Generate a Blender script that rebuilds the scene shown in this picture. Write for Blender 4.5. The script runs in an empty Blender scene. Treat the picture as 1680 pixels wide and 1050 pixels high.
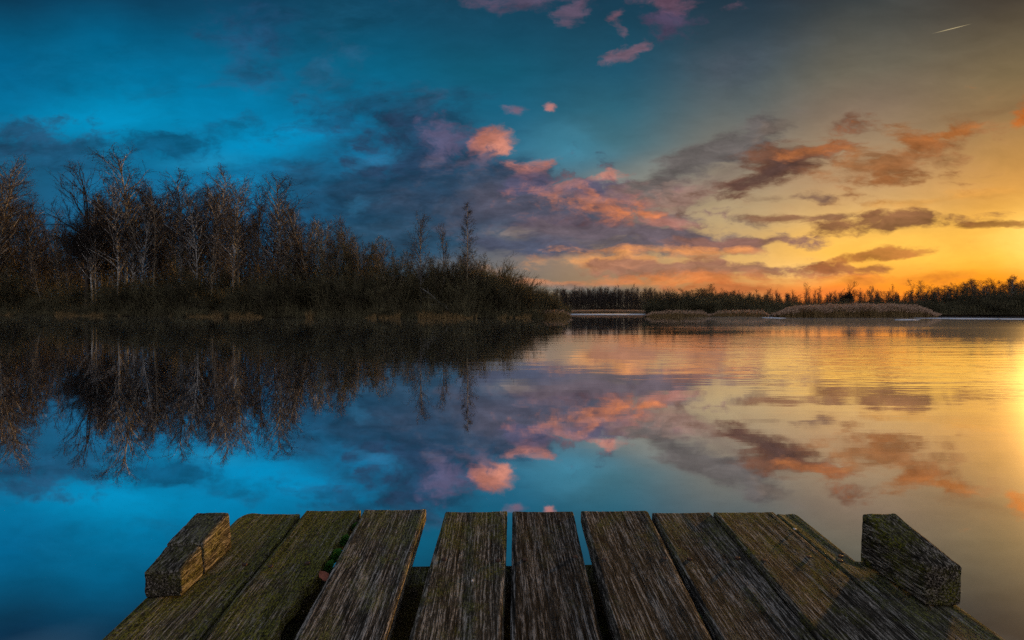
import bpy, math, random
import numpy as np
from mathutils import Vector, Matrix

scene = bpy.context.scene
COL = scene.collection
R = math.radians
PI = math.pi
F = 1680 * 20.0 / 36.0          # focal length in photo pixels
H = 0.95                        # lens height above the water
PITCH = math.atan(16.0 / F)     # the horizon sits at y = 509
CP, SP = math.cos(PITCH), math.sin(PITCH)

def lin(c):
    out = []
    for v in c[:3]:
        v = max(0.0, min(400.0, v)) / 255.0
        out.append(v / 12.92 if v <= 0.04045 else ((v + 0.055) / 1.055) ** 2.4)
    return tuple(out) + (1.0,)

def ray(px, py):
    u = (px - 840.0) / F
    v = (525.0 - py) / F
    return np.array([u, CP + v * SP, -SP + v * CP])

def at_depth(px, py, Y):
    d = ray(px, py)
    return np.array([0, 0, H]) + d * (Y / d[1])

def on_water(px, py):
    d = ray(px, py)
    return np.array([0, 0, H]) + d * (H / -d[2])

# ------------------------------------------------------------------ nodes
class NT:
    def __init__(self, tree):
        self.t = tree
        self.n = tree.nodes
        self.l = tree.links
    def new(self, kind, **kw):
        nd = self.n.new(kind)
        for k, v in kw.items():
            setattr(nd, k, v)
        return nd
    def set(self, sock, val):
        if isinstance(val, bpy.types.NodeSocket):
            self.l.new(val, sock)
        elif val is not None:
            sock.default_value = val
    def math(self, op, a, b=None, c=None, clamp=False):
        nd = self.new('ShaderNodeMath', operation=op, use_clamp=clamp)
        self.set(nd.inputs[0], a)
        if b is not None: self.set(nd.inputs[1], b)
        if c is not None: self.set(nd.inputs[2], c)
        return nd.outputs[0]
    def vmath(self, op, a, b=None, scale=None):
        nd = self.new('ShaderNodeVectorMath', operation=op)
        self.set(nd.inputs[0], a)
        if b is not None: self.set(nd.inputs[1], b)
        if scale is not None: self.set(nd.inputs['Scale'], scale)
        return nd.outputs['Value'] if op in ('LENGTH', 'DOT_PRODUCT') else nd.outputs[0]
    def noise(self, vec, scale=1.0, detail=4.0, rough=0.5, dist=0.0, out='Fac'):
        nd = self.new('ShaderNodeTexNoise')
        self.set(nd.inputs['Vector'], vec)
        nd.inputs['Scale'].default_value = scale
        nd.inputs['Detail'].default_value = detail
        nd.inputs['Roughness'].default_value = rough
        nd.inputs['Distortion'].default_value = dist
        return nd.outputs[out]
    def mapr(self, v, a, b, c=0.0, d=1.0, smooth=False):
        nd = self.new('ShaderNodeMapRange')
        if smooth: nd.interpolation_type = 'SMOOTHSTEP'
        self.set(nd.inputs[0], v)
        for i, x in enumerate((a, b, c, d)):
            self.set(nd.inputs[i + 1], x)
        return nd.outputs[0]
    def mapping(self, v, loc=(0, 0, 0), rot=(0, 0, 0), scale=(1, 1, 1), kind='POINT'):
        nd = self.new('ShaderNodeMapping', vector_type=kind)
        self.set(nd.inputs[0], v)
        nd.inputs['Location'].default_value = loc
        nd.inputs['Rotation'].default_value = rot
        nd.inputs['Scale'].default_value = scale
        return nd.outputs[0]
    def mix(self, f, a, b, mode='MIX'):
        nd = self.new('ShaderNodeMix', data_type='RGBA', blend_type=mode)
        self.set(nd.inputs[0], f)
        self.set(nd.inputs[6], a)
        self.set(nd.inputs[7], b)
        return nd.outputs[2]
    def ramp(self, v, stops, interp='LINEAR'):
        nd = self.new('ShaderNodeValToRGB')
        cr = nd.color_ramp
        cr.interpolation = interp
        while len(cr.elements) < len(stops):
            cr.elements.new(0.5)
        for e, (p, c) in zip(cr.elements, stops):
            e.position = p
            e.color = c if len(c) == 4 else tuple(c) + (1,)
        self.set(nd.inputs[0], v)
        return nd.outputs[0]
    def sep(self, v):
        nd = self.new('ShaderNodeSeparateXYZ')
        self.set(nd.inputs[0], v)
        return nd.outputs
    def comb(self, x, y, z=0.0):
        nd = self.new('ShaderNodeCombineXYZ')
        self.set(nd.inputs[0], x); self.set(nd.inputs[1], y); self.set(nd.inputs[2], z)
        return nd.outputs[0]
    def bump(self, h, dist, strength=1.0, normal=None):
        nd = self.new('ShaderNodeBump')
        nd.inputs['Strength'].default_value = strength
        nd.inputs['Distance'].default_value = dist
        self.set(nd.inputs['Height'], h)
        if normal is not None: self.set(nd.inputs['Normal'], normal)
        return nd.outputs[0]

def material(name):
    m = bpy.data.materials.new(name)
    m.use_nodes = True
    m.node_tree.nodes.clear()
    g = NT(m.node_tree)
    out = g.new('ShaderNodeOutputMaterial')
    return m, g, out

def principled(g, out, color, rough=0.8, spec=0.3, normal=None, **kw):
    b = g.new('ShaderNodeBsdfPrincipled')
    g.set(b.inputs['Base Color'], color)
    g.set(b.inputs['Roughness'], rough)
    g.set(b.inputs['Specular IOR Level'], spec)
    if normal is not None: g.set(b.inputs['Normal'], normal)
    for k, v in kw.items(): g.set(b.inputs[k], v)
    g.l.new(b.outputs[0], out.inputs[0])
    return b

# ------------------------------------------------------------------ sky
SUN_AZ, SUN_EL = R(44.5), R(4.3)

def build_world():
    w = bpy.data.worlds.new("World")
    scene.world = w
    w.use_nodes = True
    w.node_tree.nodes.clear()
    g = NT(w.node_tree)
    out = g.new('ShaderNodeOutputWorld')
    tc = g.new('ShaderNodeTexCoord')
    D = tc.outputs['Generated']
    s = g.sep(D)
    x, y, z = s[0], s[1], s[2]
    hor = g.math('SQRT', g.math('ADD', g.math('MULTIPLY', x, x), g.math('MULTIPLY', y, y)))
    te = g.math('DIVIDE', z, g.math('MAXIMUM', hor, 0.02))
    az = g.math('ARCTAN2', x, y)
    ys = [-120, -30, 0, 60, 120, 180, 240, 300, 360, 420, 470, 509]
    cols = [
        (-1500, [(60,85,110),(30,70,100),(20,60,90),(10,80,115),(5,95,135),(5,105,145),(25,80,115),(28,78,108),(30,80,110),(45,85,110),(60,90,110),(70,95,110)]),
        (0,    [(66,90,112),(12,48,74),(12,56,82),(6,82,116),(3,98,140),(5,110,152),(22,86,118),(26,80,110),(28,82,114),(34,86,118),(44,90,120),(60,100,120)]),
        (200,  [(66,90,112),(12,52,78),(12,62,90),(4,88,124),(1,110,152),(2,126,170),(10,108,148),(20,98,138),(26,98,140),(34,98,140),(44,98,132),(60,100,120)]),
        (400,  [(70,90,112),(14,54,78),(16,62,90),(12,80,112),(7,102,140),(4,118,162),(8,126,172),(16,118,164),(24,100,146),(32,96,134),(44,98,128),(64,102,120)]),
        (600,  [(75,92,112),(16,58,80),(16,66,92),(12,78,106),(10,94,126),(14,98,134),(18,104,144),(26,82,116),(28,76,106),(38,82,110),(56,92,110),(75,100,112)]),
        (800,  [(80,92,110),(20,54,74),(22,62,84),(20,72,96),(18,84,108),(24,92,120),(42,104,132),(66,98,120),(80,92,112),(104,104,108),(112,108,100),(108,112,106)]),
        (1000, [(86,92,106),(26,48,66),(24,58,78),(26,68,88),(30,80,102),(44,94,112),(66,106,118),(100,114,118),(138,124,112),(168,136,106),(150,122,92),(126,118,100)]),
        (1200, [(92,92,100),(34,46,58),(32,52,66),(46,64,76),(66,82,90),(90,98,98),(120,116,106),(150,134,112),(184,158,116),(216,170,104),(200,138,80),(170,110,68)]),
        (1400, [(96,92,94),(50,50,54),(54,60,62),(80,80,74),(104,98,84),(126,108,90),(158,132,102),(190,152,108),(224,176,104),(250,180,70),(252,150,44),(244,112,36)]),
        (1680, [(102,96,90),(62,54,46),(70,62,52),(98,86,66),(120,102,72),(142,112,74),(178,132,74),(208,150,74),(236,170,68),(255,180,44),(255,148,24),(250,108,18)]),
        (2300, [(110,100,90),(80,70,60),(90,80,65),(110,95,70),(140,115,75),(175,140,80),(215,165,80),(240,185,85),(255,210,95),(255,205,80),(255,170,50),(250,130,30)]),
        (6500, [(95,100,110),(70,80,95),(75,85,100),(80,90,105),(90,95,110),(100,100,110),(110,105,110),(120,110,112),(130,115,115),(140,120,115),(140,115,110),(120,105,105)]),
    ]
    acc = None
    prev_az = None
    for px, cs in cols:
        a = math.atan((px - 840) / F)
        ca = math.cos(a)
        stops = []
        for yy, c in zip(ys, cs):
            t = (509 - yy) / F * ca
            stops.append((t / (1 + t), lin(c)))
        zen = (95, 108, 130)
        stops.append((0.62, lin(zen)))
        stops.sort(key=lambda q: q[0])
        tt = g.math('DIVIDE', g.math('MAXIMUM', te, 0.0), g.math('ADD', g.math('MAXIMUM', te, 0.0), 1.0))
        if prev_az is None:
            tfac = tt
        col = g.ramp(tfac, stops, 'LINEAR')
        if acc is None:
            acc = col
        else:
            f = g.mapr(az, prev_az, a, 0.0, 1.0, True)
            acc = g.mix(f, acc, col)
        prev_az = a
    # the sky behind the camera: pale, brightened as added fill light, continuous all round
    back = g.ramp(tfac, [(0.0, lin((165, 155, 150))), (0.2, lin((165, 160, 166))), (0.6, lin((112, 120, 136)))])
    fb = g.mapr(y, -0.05, 0.22, 1.0, 0.0, True)
    acc = g.mix(fb, acc, back)
    # clouds: laid over the front of the sky in gnomonic coordinates of the direction
    yc = g.math('MAXIMUM', y, 0.08)
    U = g.math('DIVIDE', x, yc)
    V = g.math('DIVIDE', z, yc)
    UV = g.comb(U, V, 0.0)
    wn = g.noise(g.mapping(UV, rot=(0, 0, R(-8)), scale=(5, 11, 1)), 1.0, 5.0, 0.62, out='Color')
    wv = g.vmath('SUBTRACT', wn, (0.5, 0.5, 0.5))
    wv = g.vmath('MULTIPLY', wv, (0.10, 0.045, 0.0))
    P = g.vmath('ADD', UV, wv)
    na = g.noise(g.mapping(P, rot=(0, 0, R(-14)), scale=(9, 24, 1)), 1.0, 8.0, 0.6)       # streaky, rising right
    nb = g.noise(g.mapping(P, loc=(3, 7, 0), scale=(16, 26, 1)), 1.0, 8.0, 0.62)           # puffs
    nc = g.noise(g.mapping(P, loc=(9, 2, 0), rot=(0, 0, R(-20)), scale=(4, 9, 1)), 1.0, 6.0, 0.6)
    na, nb, nc = [g.mapr(q, 0.28, 0.72, 0.05, 0.95) for q in (na, nb, nc)]
    nt = g.noise(g.mapping(P, loc=(1, 4, 0), rot=(0, 0, R(-18)), scale=(14, 34, 1)), 1.0, 7.0, 0.68)
    shade_ = g.ramp(nt, [(0.3, (0.62, 0.62, 0.62)), (0.7, (1.24, 1.24, 1.24))])
    one_ = g.ramp(0.5, [(0.0, (1, 1, 1)), (1.0, (1, 1, 1))])
    def m_uv(px, py):
        d = ray(px, py)
        return d[0] / d[1], d[2] / d[1]
    blobs = []
    def blob(cx, cy, rx, ry, rot, c, op, soft=0.5, k=0.9, n='a', warp=True):
        if k:
            soft = soft * 1.45
            rx, ry = rx * 1.32, ry * 1.42
        blobs.append((cx, cy, rx, ry, rot, c, op, soft, k, n, warp))
    def blob_group():
        t = bpy.data.node_groups.new('cloud_puff', 'ShaderNodeTree')
        for nm, st in (('Base', 'Color'), ('Tint', 'Color'), ('Where', 'Vector'), ('A', 'Vector'), ('B', 'Vector'),
                       ('ca', 'Float'), ('cb', 'Float'), ('Noise', 'Float'), ('Shade', 'Color'), ('k2', 'Float'), ('one', 'Float'), ('soft', 'Float'), ('op', 'Float')):
            t.interface.new_socket(nm, in_out='INPUT', socket_type='NodeSocket' + st)
        t.interface.new_socket('Result', in_out='OUTPUT', socket_type='NodeSocketColor')
        q = NT(t)
        i = q.new('NodeGroupInput').outputs
        du = q.math('SUBTRACT', q.vmath('DOT_PRODUCT', i['Where'], i['A']), i['ca'])
        dv = q.math('SUBTRACT', q.vmath('DOT_PRODUCT', i['Where'], i['B']), i['cb'])
        ln = q.math('SQRT', q.math('MULTIPLY_ADD', du, du, q.math('MULTIPLY', dv, dv)))
        val = q.math('SUBTRACT', q.math('MULTIPLY_ADD', i['Noise'], i['k2'], i['one']), ln)
        m = q.mapr(val, 0.0, i['soft'], 0.0, i['op'], True)
        o_ = q.new('NodeGroupOutput')
        q.l.new(q.mix(m, i['Base'], q.mix(1.0, i['Tint'], i['Shade'], 'MULTIPLY')), o_.inputs[0])
        return t
    BG = blob_group()
    CELL = [0]
    def lay(col, q):
        cx, cy, rx, ry, rot, c, op, soft, k, n, warp = q
        ep = CELL[0] * 2e-5      # keeps each cell's puffs separate when the shader is compiled
        cx, cy, rx, soft, op = cx + ep * 50, cy + ep * 50, rx * (1 + ep), soft + ep, op - ep
        c = (c[0] + ep * 20, c[1], c[2])
        u, v = m_uv(cx, cy)
        cr_, sr_ = math.cos(R(rot)), math.sin(R(rot))
        ia, ib = F / rx, F / ry
        nd = g.new('ShaderNodeGroup')
        nd.node_tree = BG
        I = nd.inputs
        g.set(I['Base'], col); I['Tint'].default_value = lin(c)
        g.set(I['Where'], P if warp else UV)
        I['A'].default_value = (cr_ * ia, sr_ * ia, 0); I['B'].default_value = (-sr_ * ib, cr_ * ib, 0)
        I['ca'].default_value = (u * cr_ + v * sr_) * ia; I['cb'].default_value = (-u * sr_ + v * cr_) * ib
        g.set(I['Noise'], {'a': na, 'b': nb, 'c': nc}[n] if k else 0.0)
        g.set(I['Shade'], shade_ if k else one_)
        I['k2'].default_value = 2 * k; I['one'].default_value = 1.0 - k
        I['soft'].default_value = soft; I['op'].default_value = op
        return nd.outputs[0]
    # broad glows and veils
    S = dict(soft=1.0, k=0.0)
    blob(150, 195, 190, 45, 4, (4, 140, 188), .85, **S)
    blob(470, 225, 190, 40, 12, (2, 138, 188), .75, **S)
    blob(340, 262, 120, 22, 5, (30, 132, 172), .5, **S)
    blob(1500, 405, 320, 70, 0, (255, 196, 82), .7, **S)
    blob(1860, 395, 290, 130, 0, (300, 262, 150), .95, **S)  # over-bright glow centred beyond the right edge, added to brighten the water
    blob(1285, 440, 150, 40, 0, (255, 206, 120), .65, **S)
    blob(1370, 478, 200, 22, 0, (238, 124, 56), .7, **S)
    blob(1560, 470, 220, 30, 0, (255, 150, 30), .7, **S)
    blob(1050, 300, 160, 60, 10, (150, 145, 130), .5, **S)
    blob(930, 245, 120, 60, 0, (60, 130, 155), .6, **S)
    # left: thin blue-grey banks
    blob(50, 232, 130, 34, -4, (36, 70, 100), .75, .7, 1.0, 'b')
    blob(120, 262, 230, 42, 0, (30, 84, 118), .7, .8, .8, 'c')
    blob(270, 236, 90, 22, -5, (16, 82, 118), .75, .7, 1.0, 'b')
    blob(400, 275, 110, 24, 8, (20, 100, 142), .6, .8, 1.0, 'b')
    blob(400, 90, 60, 75, 25, (40, 80, 116), .55, .9, .9, 'b')
    blob(430, 40, 90, 40, 0, (30, 66, 98), .5, .9, .9, 'b')
    blob(530, 110, 60, 28, 30, (44, 88, 120), .5, .8, 1.0, 'b')
    blob(560, 195, 90, 30, 6, (26, 78, 112), .7, .8, .9, 'b')
    blob(415, 195, 40, 18, 10, (18, 96, 132), .5, .8, .9, 'b')
    blob(690, 172, 40, 20, 10, (58, 84, 112), .7, .8, .9, 'b')
    blob(590, 232, 70, 20, 0, (30, 92, 130), .6, .8, .9, 'b')
    blob(180, 110, 260, 50, 8, (14, 84, 116), .3, 1.0, 1.0, 'c')
    blob(520, 60, 260, 60, 20, (24, 74, 100), .5, 1.0, 1.0, 'c')
    blob(330, 222, 200, 22, 8, (14, 92, 128), .45, .9, 1.1, 'b')
    # the big slate bank in the middle
    blob(560, 312, 180, 52, -4, (28, 80, 112), .85, .7, .8, 'c')
    blob(700, 305, 200, 100, -6, (30, 64, 90), .95, .5, .75, 'c')
    blob(690, 250, 105, 44, 0, (38, 64, 92), .95, .5, .8, 'b')
    blob(700, 390, 190, 40, 0, (40, 74, 98), .85, .7, .6, 'c')
    blob(600, 335, 40, 12, 10, (46, 120, 160), .45, .9, .9, 'b')
    blob(610, 262, 80, 12, 22, (40, 120, 162), .45, .9, .9, 'a')
    blob(850, 335, 230, 62, -6, (58, 72, 94), .85, .7, .6, 'c')
    # pink puffs on its shoulder
    blob(745, 228, 46, 26, 0, (88, 84, 112), .9, .5, .7, 'b')
    blob(806, 234, 46, 18, 4, (192, 120, 100), .92, .75, .8, 'b')
    blob(828, 243, 24, 9, 0, (214, 138, 116), .8, .5, .8, 'b')
    blob(891, 179, 12, 6, 8, (184, 122, 116), .9, .5, .7, 'b')
    blob(838, 184, 18, 7, 0, (122, 98, 116), .8, .6, .7, 'b')
    # the long purple and orange bank
    blob(905, 335, 165, 56, -8, (60, 74, 94), 1.0, .5, .8, 'b')
    blob(860, 350, 110, 45, 0, (82, 82, 98), .85, .6, .8, 'c')
    blob(1000, 320, 130, 30, -8, (126, 98, 102), .85, .5, .9, 'b')
    blob(868, 270, 40, 13, 14, (186, 120, 108), .9, .7, .9, 'b')
    blob(860, 300, 50, 18, 0, (80, 80, 106), .8, .5, .9, 'b')
    blob(998, 287, 34, 8, 8, (188, 128, 114), .9, .5, .9, 'b')
    blob(975, 305, 60, 14, 0, (84, 84, 106), .85, .5, .8, 'b')
    blob(985, 345, 120, 25, -6, (206, 124, 84), .85, .9, .9, 'b')
    blob(1052, 352, 50, 14, -4, (214, 126, 78), .8, .8, .8, 'b')
    blob(930, 372, 120, 18, 0, (106, 88, 100), .85, .6, .8, 'a')
    blob(1120, 320, 90, 20, 15, (152, 112, 100), .8, .6, .9, 'a')
    blob(860, 382, 60, 8, -3, (190, 165, 140), .6, .7, .9, 'a')
    blob(925, 300, 40, 9, 6, (170, 118, 112), .8, .8, .9, 'b')
    blob(760, 262, 60, 16, 0, (96, 88, 108), .7, .8, .8, 'b')
    blob(1075, 300, 60, 9, 10, (176, 124, 108), .7, .8, .9, 'a')
    # grey bars under it
    blob(1010, 398, 250, 26, -3, (92, 88, 98), .9, .6, .6, 'a')
    blob(860, 405, 110, 22, -4, (76, 82, 102), .95, .5, .8, 'a')
    blob(1090, 388, 185, 30, -3, (102, 90, 98), .95, .5, .8, 'a')
    blob(1090, 366, 80, 8, -3, (178, 120, 106), .8, .6, .9, 'a')
    blob(1210, 398, 120, 10, 0, (138, 98, 86), .9, .5, .9, 'a')
    blob(1120, 412, 150, 7, 0, (240, 156, 90), .8, .6, .9, 'a')
    blob(1000, 430, 180, 12, 2, (232, 158, 92), .85, .7, 1.0, 'a')
    blob(1130, 442, 220, 14, 0, (152, 106, 86), .9, .5, 1.0, 'a')
    blob(1030, 462, 200, 9, 0, (238, 140, 74), .8, .6, 1.0, 'a')
    blob(960, 474, 130, 18, 0, (112, 112, 108), .85, .7, .8, 'a')
    blob(1180, 474, 110, 10, 0, (196, 104, 56), .7, .6, 1.0, 'a')
    # the slanting streaks on the right
    blob(1410, 290, 210, 46, 16, (160, 118, 82), .55, .9, .8, 'a')
    blob(1180, 290, 110, 34, 20, (128, 110, 100), .7, .7, .8, 'a')
    blob(1240, 455, 260, 10, 0, (206, 122, 66), .7, .8, 1.0, 'a')
    blob(1500, 455, 160, 9, 0, (232, 136, 46), .7, .8, 1.0, 'a')
    blob(1175, 248, 130, 26, 24, (98, 92, 90), .95, .5, .8, 'a')
    blob(1275, 205, 60, 12, 24, (112, 98, 88), .7, .7, 1.0, 'a')
    blob(1290, 268, 130, 28, 20, (110, 76, 60), 1.0, .45, .75, 'a')
    blob(1262, 284, 80, 15, 20, (80, 60, 56), .8, .6, .8, 'a')
    blob(1352, 240, 56, 17, 12, (164, 100, 60), .95, .5, .8, 'a')
    blob(1470, 262, 120, 40, 20, (152, 100, 60), .9, .6, 1.0, 'a')
    blob(1450, 300, 100, 16, 8, (148, 92, 50), .8, .7, 1.0, 'a')
    blob(1502, 232, 56, 20, 16, (150, 92, 50), .9, .6, .9, 'a')
    blob(1556, 218, 44, 8, 10, (168, 100, 48), .8, .6, .9, 'a')
    blob(1530, 330, 120, 10, 8, (206, 142, 62), .5, .8, 1.0, 'a')
    blob(1310, 325, 62, 9, 2, (124, 94, 78), .9, .5, .9, 'a')
    blob(1335, 357, 70, 8, 2, (138, 96, 70), .9, .5, .9, 'a')
    blob(1470, 370, 125, 15, 4, (134, 90, 60), .95, .5, .9, 'a')
    blob(1610, 372, 70, 6, 2, (150, 98, 50), .85, .6, .9, 'a')
    blob(1440, 418, 80, 8, 8, (176, 106, 54), .85, .5, 1.0, 'a')
    blob(1420, 438, 90, 7, 0, (164, 100, 60), .85, .5, 1.0, 'a')
    blob(1690, 188, 30, 20, 0, (196, 98, 24), .8, .7, .8, 'b')
    blob(1600, 190, 120, 10, 10, (130, 96, 64), .5, .8, .9, 'a')
    # wisps at the top
    blob(1034, 82, 36, 12, 28, (122, 92, 106), .75, .7, 1.1, 'b')
    blob(1018, 54, 12, 18, 0, (112, 88, 104), .7, .7, 1.0, 'b')
    blob(1018, 20, 16, 5, 30, (120, 86, 100), .7, .7, 1.0, 'b')
    blob(938, 18, 22, 26, 0, (104, 84, 104), .7, .7, 1.1, 'b')
    blob(860, 2, 110, 18, 0, (92, 76, 98), .7, .8, 1.0, 'b')
    blob(1100, 30, 44, 34, 10, (84, 66, 92), .7, .8, 1.0, 'b')
    blob(1100, 4, 70, 12, 0, (112, 80, 96), .6, .8, 1.0, 'b')
    blob(1240, 90, 160, 40, 18, (76, 80, 92), .4, 1.0, .8, 'c')
    blob(1562, 47, 38, 1.0, 14, (190, 172, 130), .75, .8, 0.0, 'a', warp=False)
    # faint streakiness over everything
    tex = g.mapr(na, 0.1, 0.9, 0.92, 1.08)
    tex2 = g.mapr(nt, 0.3, 0.7, 0.95, 1.05)
    below = g.mapr(z, -0.02, 0.0, 0.35, 1.0)
    tot = g.math('MULTIPLY', g.math('MULTIPLY', tex, tex2), below)
    # the clouds are sorted into cells of the sky, so that each ray only works out the few near it
    def background(col):
        bg = g.new('ShaderNodeBackground')
        g.set(bg.inputs['Color'], col)
        g.set(bg.inputs['Strength'], tot)
        return bg.outputs[0]
    def cell(x0, x1, y0, y1):
        col = acc
        CELL[0] += 1
        for q in blobs:
            cx, cy, rx, ry, rot, c, op, soft, k, n, warp = q
            e = 1 + .5 * k
            cr_, sr_ = abs(math.cos(R(rot))), abs(math.sin(R(rot)))
            wx, wy = (30, 14) if warp else (2, 2)
            bx = math.hypot(rx * e * cr_, ry * e * sr_) + wx
            by = math.hypot(rx * e * sr_, ry * e * cr_) + wy
            if cx + bx > x0 and cx - bx < x1 and cy + by > y0 and cy - by < y1:
                col = lay(col, q)
        return background(col)
    def switch(f, lo, hi):
        mx = g.new('ShaderNodeMixShader')
        g.set(mx.inputs[0], f)
        g.l.new(lo, mx.inputs[1]); g.l.new(hi, mx.inputs[2])
        return mx.outputs[0]
    def split_y(x0, x1, ycuts):
        if not ycuts[1:-1]:
            return cell(x0, x1, ycuts[0], ycuts[1])
        m_ = len(ycuts) // 2
        f = g.math('GREATER_THAN', V, (509 - ycuts[m_]) / F)
        return switch(f, split_y(x0, x1, ycuts[m_:]), split_y(x0, x1, ycuts[:m_ + 1]))
    def split_x(xcuts):
        if len(xcuts) == 2:
            return split_y(xcuts[0], xcuts[1], [-900, 160, 290, 900])
        m_ = len(xcuts) // 2
        f = g.math('GREATER_THAN', U, (xcuts[m_] - 840) / F)
        return switch(f, split_x(xcuts[:m_ + 1]), split_x(xcuts[m_:]))
    clouded = split_x([-2000, 330, 560, 780, 960, 1180, 1400, 4000])
    plain = background(acc)
    fr = g.math('MULTIPLY', g.math('GREATER_THAN', y, 0.3), g.math('GREATER_THAN', z, -0.02))
    top = switch(fr, plain, clouded)
    g.l.new(top, out.inputs[0])
    try:
        w.cycles.sampling_method = 'MANUAL'
        w.cycles.sample_map_resolution = 512
    except Exception:
        pass
    sun = bpy.data.lights.new('sun', 'SUN')
    sun.energy = 3.4
    sun.angle = R(2.2)
    sun.color = (1.0, 0.52, 0.13)
    so = bpy.data.objects.new('sun', sun)
    COL.objects.link(so)
    d = Vector((math.sin(SUN_AZ) * math.cos(SUN_EL), math.cos(SUN_AZ) * math.cos(SUN_EL), math.sin(SUN_EL)))
    so.rotation_euler = d.to_track_quat('Z', 'Y').to_euler()
    so.location = (20, 20, 10)

build_world()

# ------------------------------------------------------------------ object helpers
def tag(o, label=None, cat=None, group=None, kind=None):
    if label: o['label'] = label
    if cat: o['category'] = cat
    if group: o['group'] = group
    if kind: o['kind'] = kind
    return o

def empty(name, loc=(0, 0, 0), rz=0.0, s=1.0):
    o = bpy.data.objects.new(name, None)
    o.empty_display_size = 0.2
    COL.objects.link(o)
    o.location = loc
    o.rotation_euler = (0, 0, rz)
    o.scale = (s, s, s)
    return o

def mesh_np(name, verts, faces, mat=None, smooth=False):
    """verts (n,3), faces (m,k) arrays"""
    me = bpy.data.meshes.new(name)
    verts = np.asarray(verts, np.float32); faces = np.asarray(faces, np.int32)
    me.vertices.add(len(verts)); me.vertices.foreach_set('co', verts.ravel())
    m, k = faces.shape
    me.loops.add(m * k); me.loops.foreach_set('vertex_index', faces.ravel())
    me.polygons.add(m)
    me.polygons.foreach_set('loop_start', np.arange(0, m * k, k, dtype=np.int32))
    me.polygons.foreach_set('loop_total', np.full(m, k, np.int32))
    if smooth: me.polygons.foreach_set('use_smooth', np.ones(m, bool))
    me.update(calc_edges=True)
    me.validate()
    if mat: me.materials.append(mat)
    return me

def link(name, me, parent=None):
    o = bpy.data.objects.new(name, me)
    COL.objects.link(o)
    if parent: o.parent = parent
    return o

def tubes(P0, P1, R0, R1, N=4):
    """open prisms round many segments at once"""
    P0 = np.asarray(P0, float); P1 = np.asarray(P1, float)
    R0 = np.asarray(R0, float); R1 = np.asarray(R1, float)
    d = P1 - P0
    d /= np.maximum(np.linalg.norm(d, axis=1, keepdims=True), 1e-9)
    ref = np.where(np.abs(d[:, 2:3]) < 0.9, np.array([[0, 0, 1.0]]), np.array([[1.0, 0, 0]]))
    a = np.cross(d, ref); a /= np.linalg.norm(a, axis=1, keepdims=True)
    b = np.cross(d, a)
    n = len(P0)
    th = np.arange(N) * 2 * PI / N
    c, s = np.cos(th)[None, :, None], np.sin(th)[None, :, None]
    off = a[:, None, :] * c + b[:, None, :] * s
    v0 = P0[:, None, :] + off * R0[:, None, None]
    v1 = P1[:, None, :] + off * R1[:, None, None]
    V = np.concatenate([v0, v1], 1).reshape(-1, 3)
    base = (np.arange(n) * 2 * N)[:, None, None]
    i = np.arange(N); j = (i + 1) % N
    f = np.stack([i, j, j + N, i + N], 1)[None]
    return V, (base + f).reshape(-1, 4)

# ------------------------------------------------------------------ plant materials
def bark_material(name, c1, c2, c3=None, band=False):
    m, g, out = material(name)
    tc = g.new('ShaderNodeTexCoord')
    oi = g.new('ShaderNodeObjectInfo')
    p = tc.outputs['Object']
    if band:
        n = g.noise(g.mapping(p, scale=(3, 3, 5)), 1.0, 4.0, 0.7)
        f = g.mapr(n, 0.42, 0.60)
    else:
        n = g.noise(g.mapping(p, scale=(4, 4, 1.2)), 1.0, 4.0, 0.7)
        f = g.mapr(n, 0.3, 0.7)
    col = g.mix(f, c1, c2)
    if c3:   # algae on the lower trunk, a stain of its own
        s = g.sep(p)
        n2 = g.noise(p, 0.8, 3.0, 0.6)
        low = g.math('MULTIPLY', g.mapr(s[2], 0.0, 7.0, 1.0, 0.0), g.mapr(n2, 0.3, 0.6))
        col = g.mix(low, col, c3)
    hs = g.new('ShaderNodeHueSaturation')
    big = g.noise(g.mapping(p, scale=(.45, .45, .8)), 1.0, 3.0, 0.6)
    g.set(hs.inputs['Value'], g.math('MULTIPLY', g.mapr(oi.outputs['Random'], 0, 1, 0.5, 1.5), g.mapr(big, .35, .65, .45, 1.5)))
    g.set(hs.inputs['Color'], col)
    principled(g, out, hs.outputs[0], 0.85, 0.2)
    return m

BARK_PALE = bark_material('birch_bark', (0.52, 0.50, 0.45, 1), (0.05, 0.04, 0.035, 1), (0.09, 0.09, 0.04, 1), band=True)
BARK_DARK = bark_material('dark_bark', (0.030, 0.024, 0.018, 1), (0.085, 0.065, 0.045, 1))
BARK_MID = bark_material('brown_bark', (0.10, 0.08, 0.055, 1), (0.30, 0.25, 0.18, 1), (0.13, 0.14, 0.05, 1))
TWIG_BROWN = bark_material('brown_twigs', (0.022, 0.019, 0.017, 1), (0.075, 0.060, 0.05, 1))
TWIG_OLIVE = bark_material('olive_twigs', (0.042, 0.040, 0.020, 1), (0.17, 0.145, 0.075, 1))
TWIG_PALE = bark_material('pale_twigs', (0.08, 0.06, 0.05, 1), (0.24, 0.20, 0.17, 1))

# ------------------------------------------------------------------ tree builder
def unit(v):
    return v / max(np.linalg.norm(v), 1e-9)

def perp(d, rng):
    r = rng.normal(size=3)
    r -= d * np.dot(r, d)
    return unit(r)

class Segs:
    def __init__(self):
        self.a, self.b, self.r0, self.r1 = [], [], [], []
    def path(self, pts, r0, r1):
        n = len(pts) - 1
        for i in range(n):
            self.a.append(pts[i]); self.b.append(pts[i + 1])
            self.r0.append(r0 + (r1 - r0) * i / n)
            self.r1.append(r0 + (r1 - r0) * (i + 1) / n)
    def mesh(self, name, mat, N):
        V, Fc = tubes(self.a, self.b, self.r0, self.r1, N)
        return mesh_np(name, V, Fc, mat)

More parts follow.
